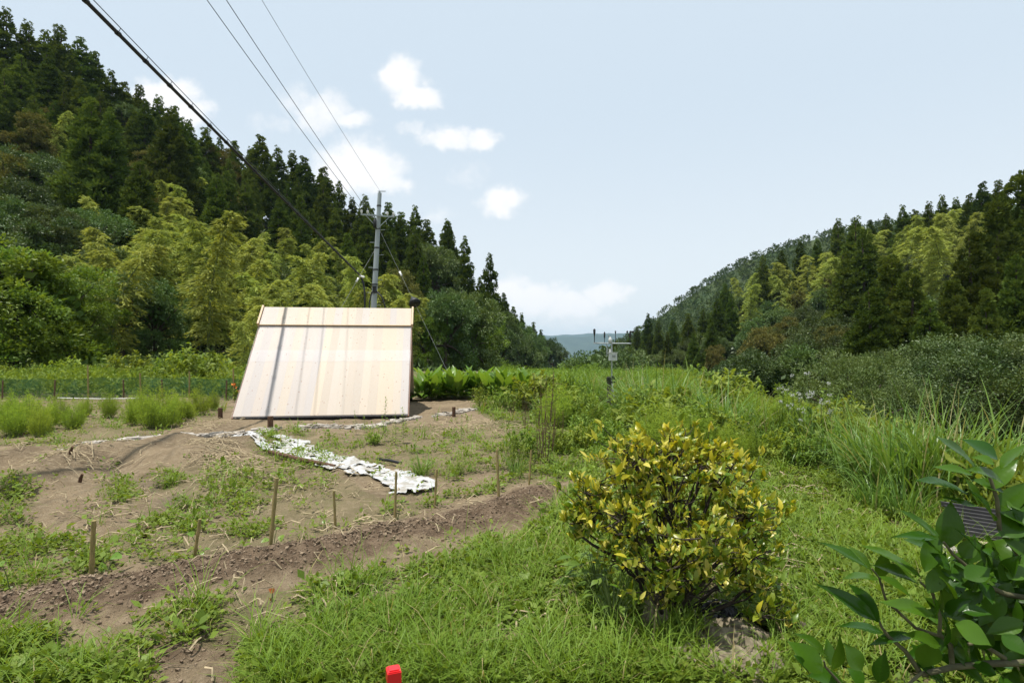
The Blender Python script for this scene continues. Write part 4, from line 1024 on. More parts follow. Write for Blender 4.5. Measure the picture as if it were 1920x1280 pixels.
while True:                                                # connected scraps of film
    m_ = lab_[FF].min(1); new = lab_.copy(); np.minimum.at(new, FF.ravel(), np.repeat(m_, 4)); new = new[new]
    if (new == lab_).all(): break
    lab_ = new
film = empty('mulch_film', tuple(VV.mean(0))); tag(film, 'torn white plastic mulch film lying crumpled on the old bed', 'plastic sheet')
fl_ = lab_[FF[:, 0]]
for c_, k_ in zip(*np.unique(fl_, return_counts=True)):
    if k_ < 60: continue
    f_ = FF[fl_ == c_]; u_ = np.unique(f_); rm = np.zeros(len(VV), int); rm[u_] = np.arange(len(u_))
    mb = MB(); mb.add(VV[u_], rm[f_]); o = mb.build('film_scrap', M['plastic'], film, True, loc=film.location); o.location = (0, 0, 0)
a = gpos(505, 851, .05); b = gpos(628, 876, .04); mid = (a + b) / 2 + A([.08, -.12, .0])
mb = MB(); mb.tube([a, (a + mid) / 2, mid, (b + mid) / 2, b], [.028, .034, .034, .03, .022], 9)
tag(mb.build('log', M['stump'], None, True, loc=a), 'long thin brown log lying along the white plastic', 'log')
a = gpos(708, 866, .05); b = gpos(752, 874, .05)
mb = MB(); mb.tube([a, (a + b) / 2 + A([0, 0, .012]), b], .02, 9); tag(mb.build('pipe', M['black'], None, True, loc=a), 'short black pipe piece beside the white plastic', 'pipe')
# straw and dry stalks
mb = MB()
def straw(px, py, sx, sy, n, L=.3, r=.004):
    for _ in range(n):
        q = gpos(px + rng.normal(0, sx), py + rng.normal(0, sy), U(.005, .05)); az = U(0, 6.28); l = L * U(.3, 1.3)
        d_ = A([math.cos(az), math.sin(az), 0]); e = q + d_ * l; e[2] = float(gz(e[0], e[1])) + U(.005, .07); m_ = (q + e) / 2 + A([0, 0, .03]) + rng.normal(0, .015, 3)
        mb.tube([q, m_, e], r * U(.6, 1.6), 4, cap=False)
for a_ in ((415, 862, 28, 9, 130, .38), (440, 880, 22, 8, 70, .34), (160, 880, 35, 14, 60, .3), (240, 1000, 120, 45, 55, .2), (120, 870, 60, 12, 60, .3), (560, 905, 100, 18, 40, .22), (380, 800, 40, 6, 60, .3), (900, 800, 60, 8, 140, .35), (1450, 1060, 120, 40, 120, .25), (1500, 930, 60, 20, 60, .25), (700, 1150, 200, 50, 90, .15), (300, 930, 260, 60, 160, .14), (700, 960, 160, 50, 90, .14), (900, 1150, 250, 60, 90, .16), (1250, 980, 200, 60, 60, .2)):
    straw(*a_)
tag(mb.build('straw_litter', M['dry']), kind='stuff')
# clods of the dug row
mb = MB(); n = 5200
seg = rng.integers(0, len(ROW) - 1, n); t = U(0, 1, n); R2 = A(ROW)
c = R2[seg] * (1 - t)[:, None] + R2[seg + 1] * t[:, None] + rng.normal(0, .15, (n, 2))
e0, e1 = gpt(170, 1290), gpt(420, 1195); t = U(0, 1, 350)[:, None]; c = np.vstack([c, A(e0) * (1 - t) + A(e1) * t + rng.normal(0, .13, (350, 2))])
g_ = A([gpt(a_, b_) for a_, b_ in zip(U(-150, 1000, 2600), 790 + 420 * rng.random(2600))]); c = np.vstack([c, g_[fbm(g_[:, 0] * 1.5, g_[:, 1] * 1.5, 3) > .47]])
for x, y in c:
    s = .0025 + .011 * rng.random() ** 4; z = float(gz(x, y)); V = (A([[i, j, k] for i in (-1, 1) for j in (-1, 1) for k in (-1, 1)]) * .75 + rng.normal(0, .3, (8, 3))) * s + A([x, y, z + s * .35])
    mb.add(V, [[0, 1, 3, 2], [4, 6, 7, 5], [0, 4, 5, 1], [2, 3, 7, 6], [0, 2, 6, 4], [1, 5, 7, 3]])
tag(mb.build('soil_clods', plain('dug_clod', (.14, .098, .064), .95, scale=12, c2=(.24, .18, .12))), kind='stuff')
# small wooden offcuts poking from the mounds
for k, (px, py, lab) in enumerate(((268, 1005, 'small brown stump tip poking from the weedy soil'), (148, 912, 'dark root end sticking out of the left mound'), (130, 885, 'dark broken root on top of the left mound'))):
    b = gpos(px, py); mb = MB(); mb.tube([b - A([0, 0, .04]), b + A([.02, 0, .05]), b + A([.05, -.01, .1])], [.022, .02, .013], 7)
    tag(mb.build('root_stub', M['stump'], None, True, loc=b), lab, 'root stub')
# corrugated sheet leaning in the grass at the right
c0 = at(1762, 940, 4.75); cu = nrm(A([1., -.32, -.10])); cv = nrm(A([-.05, -.75, -.42])); cn_ = nrm(np.cross(cu, cv)); cn_ = cn_ if cn_[2] > 0 else -cn_
cs = empty('scrap_heap_sheet', tuple(c0)); cs.name = 'corrugated_sheet'
n = 161; m_ = 3
vs = np.linspace(0, .36, n); us = np.linspace(0, 1.25, 12)
V = c0 + us[:, None, None] * cu + vs[None, :, None] * cv + (.016 * np.sin(vs / .045 * 2 * np.pi))[None, :, None] * cn_
mb = MB(); i = np.arange(11)[:, None] * n; j = np.arange(n - 1)[None]
mb.add(V, np.stack([i + j, i + j + 1, i + n + j + 1, i + n + j], -1).reshape(-1, 4))
COL.objects.unlink(cs); bpy.data.objects.remove(cs)
o = mb.build('corrugated_sheet', plain('grey_corrugated', (.085, .08, .082), .42, metal=.1, spec=.5, scale=3, c2=(.05, .047, .047)), None, True, loc=c0)
sm = o.modifiers.new('thick', 'SOLIDIFY'); sm.thickness = .004
tag(o, 'dark grey corrugated sheet tilted in the grass behind the citrus leaves', 'corrugated sheet')
a = c0 + cv * .40 + cu * .02 - A([0, 0, .03]); b = a + cu * 1.3 - A([0, 0, .02]); mb = MB(); mb.tube([a, (a + b) / 2, b], .026, 10)
tag(mb.build('bamboo_pole', plain('dry_bamboo', (.52, .42, .28), .5, scale=5), None, True, loc=a), 'dry tan bamboo pole under the corrugated sheet', 'pole')
a = a + A([-.16, -.10, -.10]); mb = MB(); mb.box(a + cu * .3, (.9, .16, .10), np.stack([cu, nrm(np.cross(A([0, 0, 1.]), cu)), A([0, 0, 1.])], 1)); mb.box(a + cu * .25 + A([0, .02, .065]), (.72, .13, .03), np.stack([cu, nrm(np.cross(A([0, 0, 1.]), cu)), A([0, 0, 1.])], 1))
tag(mb.build('timber_block', plain('grey_timber', (.34, .30, .27), .9, scale=5, stretch=(3, 12, 12)), None, loc=a), 'weathered grey timber lying below the bamboo pole', 'timber')

# ------------------------------------------------------------------ net fence on the left
M['net'], nt, out = newmat('green_net')
d = N_(nt, 'ShaderNodeBsdfDiffuse'); d.inputs[0].default_value = (.02, .10, .075, 1); tr = N_(nt, 'ShaderNodeBsdfTransparent'); mx = N_(nt, 'ShaderNodeMixShader')
tc = nt.nodes.new('ShaderNodeTexCoord'); nn = noise(nt, 2.5, 3)
nt.links.new(ramp(nt, nn.outputs['Fac'], .3, .7, .25, .5), mx.inputs[0]); nt.links.new(tr.outputs[0], mx.inputs[1]); nt.links.new(d.outputs[0], mx.inputs[2]); nt.links.new(mx.outputs[0], out.inputs[0])
fe = empty('net_fence', (-13, 18.3, 0)); tag(fe, 'low green net fence on thin posts along the back of the plot', 'fence')
n = 60; xs = np.linspace(-19, -7.7, n); ys = 18.3 + .25 * np.sin(xs * .9) ; zb = gz(xs, ys)
V = np.stack([np.stack([xs, ys, zb + .02], 1), np.stack([xs, ys + .02 * np.sin(xs * 5), zb + .38], 1), np.stack([xs, ys, zb + .72 - .06 * np.abs(np.sin(xs * 2.1))], 1)])
mb = MB(); i = np.arange(2)[:, None] * n; j = np.arange(n - 1)[None]; mb.add(V, np.stack([i + j, i + j + 1, i + n + j + 1, i + n + j], -1).reshape(-1, 4))
o = mb.build('net', M['net'], fe, loc=fe.location); o.location = (0, 0, 0)
for px, tp_ in ((15, 712), (107, 712), (162, 684), (222, 712), (254, 700), (297, 712), (355, 696), (430, 712), (445, 690)):
    x = (px - CX) / F * 18.25; z = float(gz(x, 18.3)); mb = MB(); h = EYE - (tp_ - HZ) / F * 18.25
    mb.tube([(x, 18.27 + .25 * math.sin(x * .9), z - .1), (x + U(-.03, .03), 18.27 + .25 * math.sin(x * .9), h)], .022, 6); o = mb.build('post', M['deadstem'] if tp_ > 705 else M['stake'], fe, loc=fe.location); o.location = (0, 0, 0)
a = A([-13.9, 17.4, .12]); b = A([-11.3, 17.2, .12]); mb = MB(); mb.tube([a, (a + b) / 2 + A([0, 0, -.02]), b], .014, 8)
tag(mb.build('pipe', M['porcelain'], None, True, loc=a), 'thin white pipe lying in front of the green net', 'pipe')
# ------------------------------------------------------------------ low vegetation that nobody could count
def world_of(px, py):
    Y = EYE * F / (py - HZ); return (px - CX) / F * Y, Y
n = 150000
px = U(-160, 2080, n); py = 700 + 610 * rng.random(n)
x, y = world_of(px, py)
xn = U(-3.4, 4.6, 9000); yn = U(.3, 2.62, 9000); pn = px_of(xn, yn); x = np.concatenate([x, xn]); y = np.concatenate([y, yn]); px = np.concatenate([px, pn[0]]); py = np.concatenate([py, pn[1]])
wob = fbm(x * 1.7, y * 1.7, 4) - .5
cv = cover(px + 60 * wob, py + 25 * wob)
patch = fbm(x * 2.6 + 30, y * 2.6, 4)
cv = np.where(y < 1.6, np.maximum(cv, .9), cv)
keep = rng.random(len(x)) < np.clip(cv * .9 + .03, 0, 1) * np.where(cv > .85, sstep(.24, .48, patch), sstep(.36, .62, patch)) * .66
keep &= pdist(x, y, ROW) > .30 + .12 * wob * 2
keep &= ~((np.hypot((px - 1375) / 115, (py - 1228) / 58) < .85 + 1.6 * wob) | (np.hypot((px - 1222) / 40, (py - 1180) / 34) < 1))
keep &= ~((x > -6.5) & (x < -2.1) & (y > 12.4) & (y < 18.4))
px, py, x, y, cv = px[keep], py[keep], x[keep], y[keep], cv[keep]
far = np.clip((y - 3) / 12, 0, 1)
def grassfield(x, y, cv, nb, name, mat, Lr, wmin=.0032, wk=.00105, curl=(.3, 1.5), spread=.03):
    k = nb; X = np.repeat(x, k); Y = np.repeat(y, k); C = np.repeat(cv, k)
    X = X + rng.normal(0, 1, len(X)) * spread * (1 + Y * .12); Y = Y + rng.normal(0, 1, len(Y)) * spread * (1 + Y * .12)
    P = np.stack([X, Y, gz(X, Y, False) - .004], 1)
    tall = fbm(X * .9 + 3, Y * .9, 3)
    L = U(*Lr, len(X)) * (.45 + .75 * C) * (.55 + .9 * tall) * (1 + .35 * sstep(8, 16, Y) * (px_of(X, Y)[0] > 900))
    W = np.maximum(wmin * U(.7, 1.5, len(X)), wk * Y)
    tint = np.where(rng.random(len(X)) < .06 + .22 * (C < .6), .95, np.clip(.25 + .8 * (fbm(X * 1.3, Y * 1.3 + 8, 3) - .2) * U(.5, 1.2, len(X)), 0, .84))
    mb = MB(); blades(mb, P, U(0, 6.28, len(X)), L, W, U(.05, .75, len(X)), U(*curl, len(X)), tint, 3)
    return tag(mb.build(name, mat), kind='stuff')
sel = rng.random(len(x)) < np.where(fbm(x * 1.1 + 50, y * 1.1, 3) > .5, .22, .58)
grassfield(x[sel], y[sel], cv[sel], 6, 'grass', M['grass'], (.035, .12))
# small-leaved ground cover between the blades
s2 = ~sel
def groundcover(x, y, cv, nl, name, mat, size):
    X = np.repeat(x, nl); Y = np.repeat(y, nl); q = rdir(len(X), .55)
    rad = np.repeat(U(.02, .07, len(x)), nl) * (1 + .06 * Y)
    P = np.stack([X, Y, gz(X, Y, False)], 1) + q * rad[:, None] + A([0, 0, .012])
    D = nrm(q * A([1, 1, .35]) + rng.normal(0, .35, q.shape)); S = nrm(np.cross(D, A([0, 0, 1.]) + rng.normal(0, .35, D.shape)))
    L = size * U(.6, 1.4, len(X)) * (1 + .05 * Y)
    mb = MB(); mb.quads(kites(P, D, S, L, L * U(.45, .75, len(X)), .5), np.clip(np.repeat(U(0, .6, len(x)), nl) + U(0, .4, len(X)), 0, 1))
    return tag(mb.build(name, mat), kind='stuff')
groundcover(x[s2], y[s2], cv[s2], 11, 'ground_cover', M['weed'], .03)
k = rng.random(len(x)) < .05
grassfield(x[k], y[k], np.ones(k.sum()), 9, 'grass', M['grass'], (.16, .34), .005, .0012, (.6, 2.2), .02)
k = rng.random(len(x)) < .06
groundcover(x[k], y[k], cv[k], 7, 'ground_cover', M['bright_leaf'], .055)

def mass(name, mat, x, y, zoff, h, nl, leaf, rad, thin=.4):
    """leafy thicket: sprigs of leaves filling height h above the ground"""
    m = len(x); X = np.repeat(x, nl); Y = np.repeat(y, nl); hh = np.repeat(h, nl)
    q = rdir(m * nl, .3)
    P = np.stack([X, Y, gz(X, Y, False) + zoff], 1) + q * A([1, 1, 0]) * (rad * U(.2, 1, m * nl))[:, None] + A([0, 0, 1.]) * (hh * U(.02, 1, m * nl) ** .8)[:, None]
    D = nrm(q + A([0, 0, .25]) + rng.normal(0, .45, q.shape)); L = leaf * U(.5, 1.4, m * nl)
    mb = MB(); mb.quads(kites(P, D, rperp(D), L, L * thin * U(.6, 1.3, m * nl), .45), np.clip(np.repeat(U(0, .55, m), nl) + U(0, .45, m * nl), 0, 1))
    return tag(mb.build(name, mat), kind='stuff')
# thicket behind the net fence
n = 2300; Y = U(18.8, 33, n); X = (U(-420, 470, n) - CX) / F * Y
mass('undergrowth', M['weed'], X, Y, 0, .12 + 1.5 * np.clip(fbm(X * .7, Y * .7, 3) - .22, 0, 1) ** 1.2, 34, .15, .38)
# weedy field right of the hut, out to the terrace edge
n = 2700; Y = U(8.5, 36, n); pxx = U(930, 1520, n); X = (pxx - CX) / F * Y
k = (X < bank_x(Y) + 1.5) & ((Y > 13.) | (pxx > 1090)) & ~((pxx < 1020) & (Y < 17)) & (fbm(X * .7, Y * .7 + 20, 3) > .3)
X, Y = X[k], Y[k]
mass('undergrowth', M['weed'], X, Y, 0, (.14 + .8 * fbm(X * .6, Y * .6, 3) ** 1.3) * (.45 + .55 * sstep(9, 17, Y)) * np.where((np.abs(px_of(X, Y)[0] - 1147) < 34) & (Y < 15.8), .3, 1), 36, .11, .3, .35)
# terrace bank
n = 3600; Y = U(2.2, 30, n); X = bank_x(Y) + U(-.3, 7, n)
mass('undergrowth', M['weed'], X, Y, 0, .25 + .6 * fbm(X * .6, Y * .6, 3), 30, .13, .34, .35)
n = 900; Y = U(7.5, 30, n); X = -18.5 - U(0, 14, n)
mass('undergrowth', M['weed'], X, Y, 0, .3 + .5 * fbm(X * .6, Y * .6, 3), 26, .16, .35)

# ------------------------------------------------------------------ plants: prototypes
def leafy_stem(h, nl, leaf, w, spread, seed, droop=.35, mat='weed'):
    st = MB(); lf = MB(); t = np.linspace(0, 1, 8); b = rng.normal(0, .06, 2)
    P = np.stack([b[0] * h * t ** 2, b[1] * h * t ** 2, -.03 + h * t], 1); st.tube(P, .006 * (1.1 - .8 * t), 5)
    s = np.linspace(.12, 1., nl); c = np.stack([np.interp(s, t, P[:, k]) for k in range(3)], 1)
    az = np.arange(nl) * 2.4 + U(0, .5, nl); up = .25 + .9 * s ** 3
    D = nrm(np.stack([np.cos(az), np.sin(az), up], 1)); L = leaf * (1.05 - .6 * s ** 2) * U(.7, 1.2, nl)
    leaves(lf, c, D, A([0, 0, 1.]) + rng.normal(0, .15, (nl, 3)), L, L * w, U(0, 1, nl), 4, droop, .2)
    return mesh_of(lf, 'foliage', M[mat]), mesh_of(st, 'stem', M['stem'])
def weed_bush(h, r, n, leaf, mat='weed', w=.4):
    st = MB(); lf = MB()
    for k in range(n):
        a = U(0, 6.28); rr = r * math.sqrt(rng.random()); hh = h * (1.05 - .55 * (rr / r) ** 2) * U(.7, 1.05)
        e = A([math.cos(a) * rr, math.sin(a) * rr, hh]); b = e * A([.25, .25, 0]); t = np.linspace(0, 1, 5)[:, None]
        P = b + (e - b) * t + A([0, 0, 1.]) * .1 * np.sin(t * 3.14); st.tube(P, np.linspace(.005, .002, 5), 4, cap=False)
        m = 16; s = U(.3, 1, m); c = b + (e - b) * s[:, None]; q = rdir(m, .4); L = leaf * U(.6, 1.25, m)
        leaves(lf, c, q, A([0, 0, 1.]) + rng.normal(0, .3, (m, 3)), L, L * w, np.clip(U(0, .5) + U(0, .5, m), 0, 1), 4, .3, .2)
    return mesh_of(lf, 'foliage', M[mat]), mesh_of(st, 'stem', M['stem'])
def reed(h, r, n, w=.013):
    mb = MB(); a = U(0, 6.28, n); rr = r * np.sqrt(rng.random(n)); P = np.stack([np.cos(a) * rr, np.sin(a) * rr, np.full(n, -.05)], 1)
    L = h * U(.55, 1.25, n)
    blades(mb, P, a + rng.normal(0, .7, n), L, w * U(.6, 1.4, n), U(.03, .5, n), U(.5, 2.7, n) * U(.55, 1, n), np.where(rng.random(n) < .09, .95, U(0, .84, n)), 7)
    return (mesh_of(mb, 'foliage', M['reed']),)
def feathery(h, r, nst, thr=.07):
    st = MB(); lf = MB()
    for k in range(nst):
        a = U(0, 6.28); rr = r * math.sqrt(rng.random()); e = A([math.cos(a) * rr, math.sin(a) * rr, h * U(.6, 1.1) * (1.05 - .5 * (rr / r) ** 2)]); b = e * A([.35, .35, 0]) - A([0, 0, .03])
        st.tube([b, (b + e) / 2 + rng.normal(0, .015, 3), e], [.005, .004, .0015], 4, cap=False)
        m = 95; s = U(.18, 1.02, m); c = b + (e - b) * s[:, None]; az = U(0, 6.28, m)
        q = nrm(np.stack([np.cos(az), np.sin(az), U(-.1, .9, m)], 1)); ex = U(0, .2, m)[:, None] * (1.15 - s)[:, None]
        P = c + q * ex; D = nrm(q + rng.normal(0, .5, (m, 3))); L = thr * U(.6, 1.5, m)
        lf.quads(kites(P, D, rperp(D), L, np.full(m, .011), .4), np.clip(U(0, .4) + U(0, .6, m), 0, 1))
    return mesh_of(lf, 'foliage', M['feather']), mesh_of(st, 'stem', M['stem'])
def canna(h, n):
    st = MB(); lf = MB(); a = np.arange(n) * 2.4 + U(0, .6, n); P = np.stack([.04 * np.cos(a), .04 * np.sin(a), np.full(n, .05) + .25 * h * rng.random(n)], 1)
    D = nrm(np.stack([np.cos(a) * .42, np.sin(a) * .42, U(.8, 1.2, n)], 1)); Nn = np.stack([-np.cos(a), -np.sin(a), np.full(n, .6)], 1)
    leaves(lf, P + D * .12, D, Nn, h * U(.6, .85, n), h * U(.17, .24, n), U(0, 1, n), 6, U(.05, .4, n), .25)
    m = 9; a2 = U(0, 6.28, m); P2 = np.stack([.07 * np.cos(a2), .07 * np.sin(a2), U(.02, .2, m) * h], 1); D2 = nrm(np.stack([np.cos(a2) * .8, np.sin(a2) * .8, U(.3, 1.1, m)], 1))
    leaves(lf, P2, D2, np.stack([-np.cos(a2), -np.sin(a2), np.full(m, .8)], 1), h * U(.4, .6, m), h * U(.14, .2, m), U(0, .7, m), 6, U(.2, .7, m), .25)
    for k in range(n): st.tube([P[k] - A([0, 0, .1]), P[k] + D[k] * .14], [.009, .006], 5, cap=False)
    return mesh_of(lf, 'foliage', M['canna']), mesh_of(st, 'stem', M['stem'])
def umbel(h, n):
    st = MB(); lf = MB(); heads = []
    for k in range(n):
        fl = MB(); heads.append(fl); a = U(0, 6.28); rr = U(.02, .16); e = A([math.cos(a) * rr, math.sin(a) * rr, h * U(.75, 1.05)]); b = e * A([.2, .2, 0]) - A([0, 0, .03])
        st.tube([b, (b + e) / 2, e], [.006, .004, .003], 4, cap=False)
        for j in range(5):
            az = U(0, 6.28); q = e + A([math.cos(az), math.sin(az), 0]) * U(.01, .045) + A([0, 0, U(.02, .05)]); st.tube([e - A([0, 0, .06]), q], .0018, 3, cap=False)
            m = 10; d = rdir(m, .6); fl.quads(kites(q + d * U(.004, .02, m)[:, None], d, rperp(d), U(.009, .018, m), U(.008, .014, m), .5))
        m = 14; s = U(.15, .8, m); c = b + (e - b) * s[:, None]; q = rdir(m, .2); L = U(.07, .13, m)
        leaves(lf, c, q, A([0, 0, 1.]) + rng.normal(0, .2, (m, 3)), L, L * .4, U(0, 1, m), 4, .3, .2)
    return mesh_of(lf, 'foliage', M['weed']), mesh_of(st, 'stem', M['stem']), *[mesh_of(f_, 'flower_head', M['white_flower']) for f_ in heads]
def dead(h, n):
    st = MB()
    for k in range(n):
        a = U(0, 6.28); e = A([math.cos(a) * U(.05, .22), math.sin(a) * U(.05, .22), h * U(.6, 1.05)]); b = A([math.cos(a) * .03, math.sin(a) * .03, -.03])
        st.tube([b, (b + e) / 2 + rng.normal(0, .03, 3), e], [.006, .005, .002], 4)
        for j in range(7):
            s = U(.35, .95); c = b + (e - b) * s; d = rdir(1, .7)[0]; st.tube([c, c + d * U(.06, .2)], [.003, .0012], 3, cap=False)
    return (mesh_of(st, 'stem', M['deadstem']),)
PR = {
    'tall_weed': [leafy_stem(1, 46, .17, .30, .1, 1), leafy_stem(1, 60, .14, .24, .1, 2), leafy_stem(1, 38, .2, .34, .1, 3)],
    'weed_bush': [weed_bush(1, .75, 42, .13), weed_bush(1, .9, 48, .15, w=.5), weed_bush(1, .65, 40, .11, w=.3)],
    'reed_clump': [reed(1, .24, 74, .027), reed(1, .27, 90, .023), reed(1, .22, 62, .030)],
    'feathery_plant': [feathery(1, .55, 60, .085), feathery(1, .48, 46, .085)],
    'broad_leaved_plant': [canna(1, 7), canna(1, 8), canna(1, 6)],
    'white_flower_plant': [umbel(1, 4), umbel(1, 5)],
    'dead_stalk': [dead(1, 5), dead(1, 8)],
}
PARTN = {'tall_weed': ('foliage', 'stem'), 'weed_bush': ('foliage', 'stem'), 'reed_clump': (), 'feathery_plant': ('foliage', 'stem'), 'broad_leaved_plant': ('foliage', 'stem'), 'white_flower_plant': ('foliage', 'stem') + ('flower_head',) * 5, 'dead_stalk': ()}
PLANTS = []
def plant(kind, px, py, top, wide=1., where='', var=None):
    """px, py: where its foot shows on the flat ground; top: where its tip shows"""
    x, y = gpt(px, py); z = float(gz(x, y)); h = EYE - (top - HZ) / F * y - z
    if h < .06: return
    ms = PR[kind][rng.integers(len(PR[kind])) if var is None else var]
    if PARTN[kind]:
        o = empty(kind, (x, y, z), U(0, 6.28))
        for nm, me in zip(PARTN[kind], ms):
            c = bpy.data.objects.new(nm, me); COL.objects.link(c); c.parent = o
    else:
        o = bpy.data.objects.new(kind, ms[0]); COL.objects.link(o); o.location = (x, y, z); o.rotation_euler = (0, 0, U(0, 6.28))
    o.scale = (h * wide, h * wide, h)
    PLANTS.append(dict(o=o, kind=kind, px=px, py=py, h=h, where=where))
# reeds on the terrace edge
for px, py, top, wd in ((1225, 800, 664, 1.0), (1262, 812, 680, .9), (1190, 792, 690, .9), (1340, 835, 700, .85), (1385, 842, 735, .9), (1300, 815, 735, 1.), (1450, 850, 735, .8), (1535, 872, 742, .8), (1590, 885, 750, .8), (1560, 860, 770, .9),
                        (1660, 935, 745, .75), (1715, 950, 728, .8), (1745, 930, 722, .7), (1625, 915, 790, .8), (1790, 950, 740, .8), (1850, 940, 735, .8), (1905, 930, 725, .8), (1690, 900, 770, .8), (1110, 762, 684, .8), (1960, 935, 730, .8), (1830, 905, 760, .8),
                        (1640, 960, 850, .8), (1700, 975, 850, .8), (1480, 845, 770, .8), (1420, 830, 740, .9), (1275, 770, 684, 1.)):
    plant('reed_clump', px, py, top, wd, 'on the terrace edge')
plant('reed_clump', 790, 892, 830, .8, 'at the end of the white plastic'); plant('reed_clump', 968, 895, 838, .8, 'behind the right-hand stakes')
# feathery plants
for px, py, top, wd in ((300, 800, 722, .95), (268, 792, 728, .8), (335, 792, 735, .8), (375, 778, 724, .8), (60, 812, 745, .9), (25, 818, 752, .8), (92, 806, 750, .7), (8, 800, 735, .8), (112, 795, 735, .6), (205, 785, 735, .7), (-60, 815, 745, .9), (285, 806, 735, .9), (315, 805, 738, .8), (250, 800, 745, .7), (40, 800, 738, .9), (140, 805, 752, .7), (75, 822, 765, .7), (355, 790, 745, .7), (160, 782, 742, .6), (400, 770, 730, .6)):
    plant('feathery_plant', px, py, top, wd, 'before the net fence')
for px, py, top, wd in ((1375, 870, 790, .7), (1350, 860, 800, .7), (1405, 865, 800, .6), (1105, 800, 740, .8), (1340, 850, 795, .8), (1240, 850, 790, .8), (1190, 850, 800, .8)):
    plant('feathery_plant', px, py, top, wd, 'behind the yellow shrub')
for k in range(190):
    px = U(985, 1600); py = 728 + 140 * rng.random() ** .85; x_, y_ = gpt(px, py)
    if x_ > bank_x(y_) + .8 or (px < 1090 and py > 805) or (abs(px - 1147) < 42 and py > 762) or (px > 1300 and py > 862): continue
    d_ = U(.45, 1.15) * (.5 + .5 * min(1, y_ / 14)); kd = ('weed_bush', 'tall_weed', 'weed_bush', 'reed_clump', 'tall_weed', 'weed_bush', 'feathery_plant')[k % 7]
    plant(kd, px, py, py - d_ * F / y_, U(.7, 1.05) if kd != 'tall_weed' else .75, 'in the field right of the hut' if kd != 'feathery_plant' else 'behind the yellow shrub')
for px, py, top, wd in ((1600, 905, 752, .75), (1655, 925, 738, .75), (1740, 945, 722, .7), (1805, 940, 728, .75), (1870, 935, 722, .7), (1620, 880, 745, .7), (1570, 880, 755, .75)):
    plant('reed_clump', px, py, top, wd, 'on the terrace edge')
for k in range(14):
    px = U(-60, 320); plant('weed_bush', px, U(716, 730), U(652, 692), U(.8, 1.1), 'behind the net fence')
for px, py, top, wd in ((1010, 762, 694, .8), (1045, 760, 690, .9), (1085, 758, 682, .9), (1100, 750, 680, .8), (1178, 764, 676, .8), (1365, 832, 705, .8), (1400, 838, 712, .8), (1770, 945, 712, .7), (1680, 940, 715, .7), (1205, 790, 668, .8), (1245, 795, 660, .8), (1285, 800, 672, .8), (1310, 808, 690, .8), (1350, 825, 688, .7), (1180, 775, 680, .9), (1140, 752, 676, .8)):
    plant('reed_clump', px, py, top, wd, 'on the terrace edge')
# broad-leaved row beside the hut
for k in range(30):
    plant('broad_leaved_plant', 786 + k * 7.2 + U(-3, 3), U(742, 749), U(684, 696), 1.15, 'in the row right of the hut')
# leafy weeds of the right-hand field
for px, py, top, wd in ((930, 770, 733, .9), (905, 768, 715, .7), (955, 772, 730, .9), (1010, 770, 722, .9), (1040, 765, 700, .8), (1070, 762, 694, .8), (1085, 775, 730, .9), (1115, 790, 748, .8), (1150, 800, 764, .9), (1060, 800, 755, .9), (1095, 820, 770, .9), (1140, 830, 780, .9),
                        (980, 860, 800, .8), (965, 880, 812, .8), (1050, 850, 800, .8), (1205, 825, 770, .9), (1260, 840, 780, .9), (1310, 850, 790, .8), (1420, 855, 800, .8), (1470, 870, 800, .8), (1500, 880, 812, .8), (1540, 885, 800, .8), (1390, 835, 770, .8), (1180, 775, 715, .9), (1330, 800, 740, .9), (860, 890, 858, .9), (700, 830, 808, .9)):
    plant('weed_bush', px, py, top, wd, 'in the field right of the hut')
for px, py, top, wd in ((355, 725, 645, .9), (330, 725, 660, .8), (395, 722, 662, .8), (410, 735, 690, .7), (372, 730, 650, .9)):
    plant('weed_bush', px, py, top, wd, 'behind the net fence')
for px, py, top, wd in ((1105, 830, 772, .7), (1130, 845, 778, .7), (1155, 850, 790, .7), (1170, 838, 760, .7), (1200, 845, 762, .8), (1085, 845, 780, .7), (1225, 860, 800, .7), (1060, 835, 770, .7), (1195, 800, 742, .7), (1100, 790, 735, .7), (1075, 870, 815, .7), (1030, 880, 790, .6), (865, 830, 778, .6), (950, 850, 800, .7), (1005, 870, 820, .7), (1290, 870, 800, .8), (1320, 872, 806, .8), (1440, 1000, 960, .9), (1465, 985, 935, .8)):
    plant('tall_weed', px, py, top, wd, 'in the field right of the hut')
for px, py, top, wd in ((668, 812, 768, .9), (683, 808, 776, .8), (722, 826, 742, .75), (742, 832, 770, .9), (756, 828, 762, .8), (735, 830, 790, .9)):
    plant('tall_weed', px, py, top, wd, 'in front of the hut roof')
for px, py, top, wd in ((1500, 862, 715, .7), (1520, 868, 712, .7), (1540, 866, 728, .7), (1485, 858, 740, .7), (1555, 868, 750, .7), (1505, 870, 770, .7), (1468, 850, 732, .6)):
    plant('white_flower_plant', px, py, top, wd, 'right of the tall reeds')
for px, py, top, wd in ((1022, 872, 700, .8), (1030, 868, 740, .9), (1012, 866, 770, .9), (985, 800, 742, .9), (1050, 850, 770, .9), (960, 790, 745, .8), (1008, 800, 700, .6)):
    plant('dead_stalk', px, py, top, wd, 'right of the stakes')
PT = {'tall_weed': ('upright leafy weed', 'weed'), 'weed_bush': ('bushy bright green weed', 'weed'), 'reed_clump': ('clump of long arching reed blades', 'reeds'), 'feathery_plant': ('feathery fine-leaved green plant', 'plant'),
      'broad_leaved_plant': ('broad-leaved upright plant', 'plant'), 'white_flower_plant': ('plant with flat white flower heads', 'flower'), 'dead_stalk': ('dry brown branching stalk', 'stalk')}
bins = {}
for T in PLANTS: bins.setdefault((T['kind'], T['where']), []).append(T)
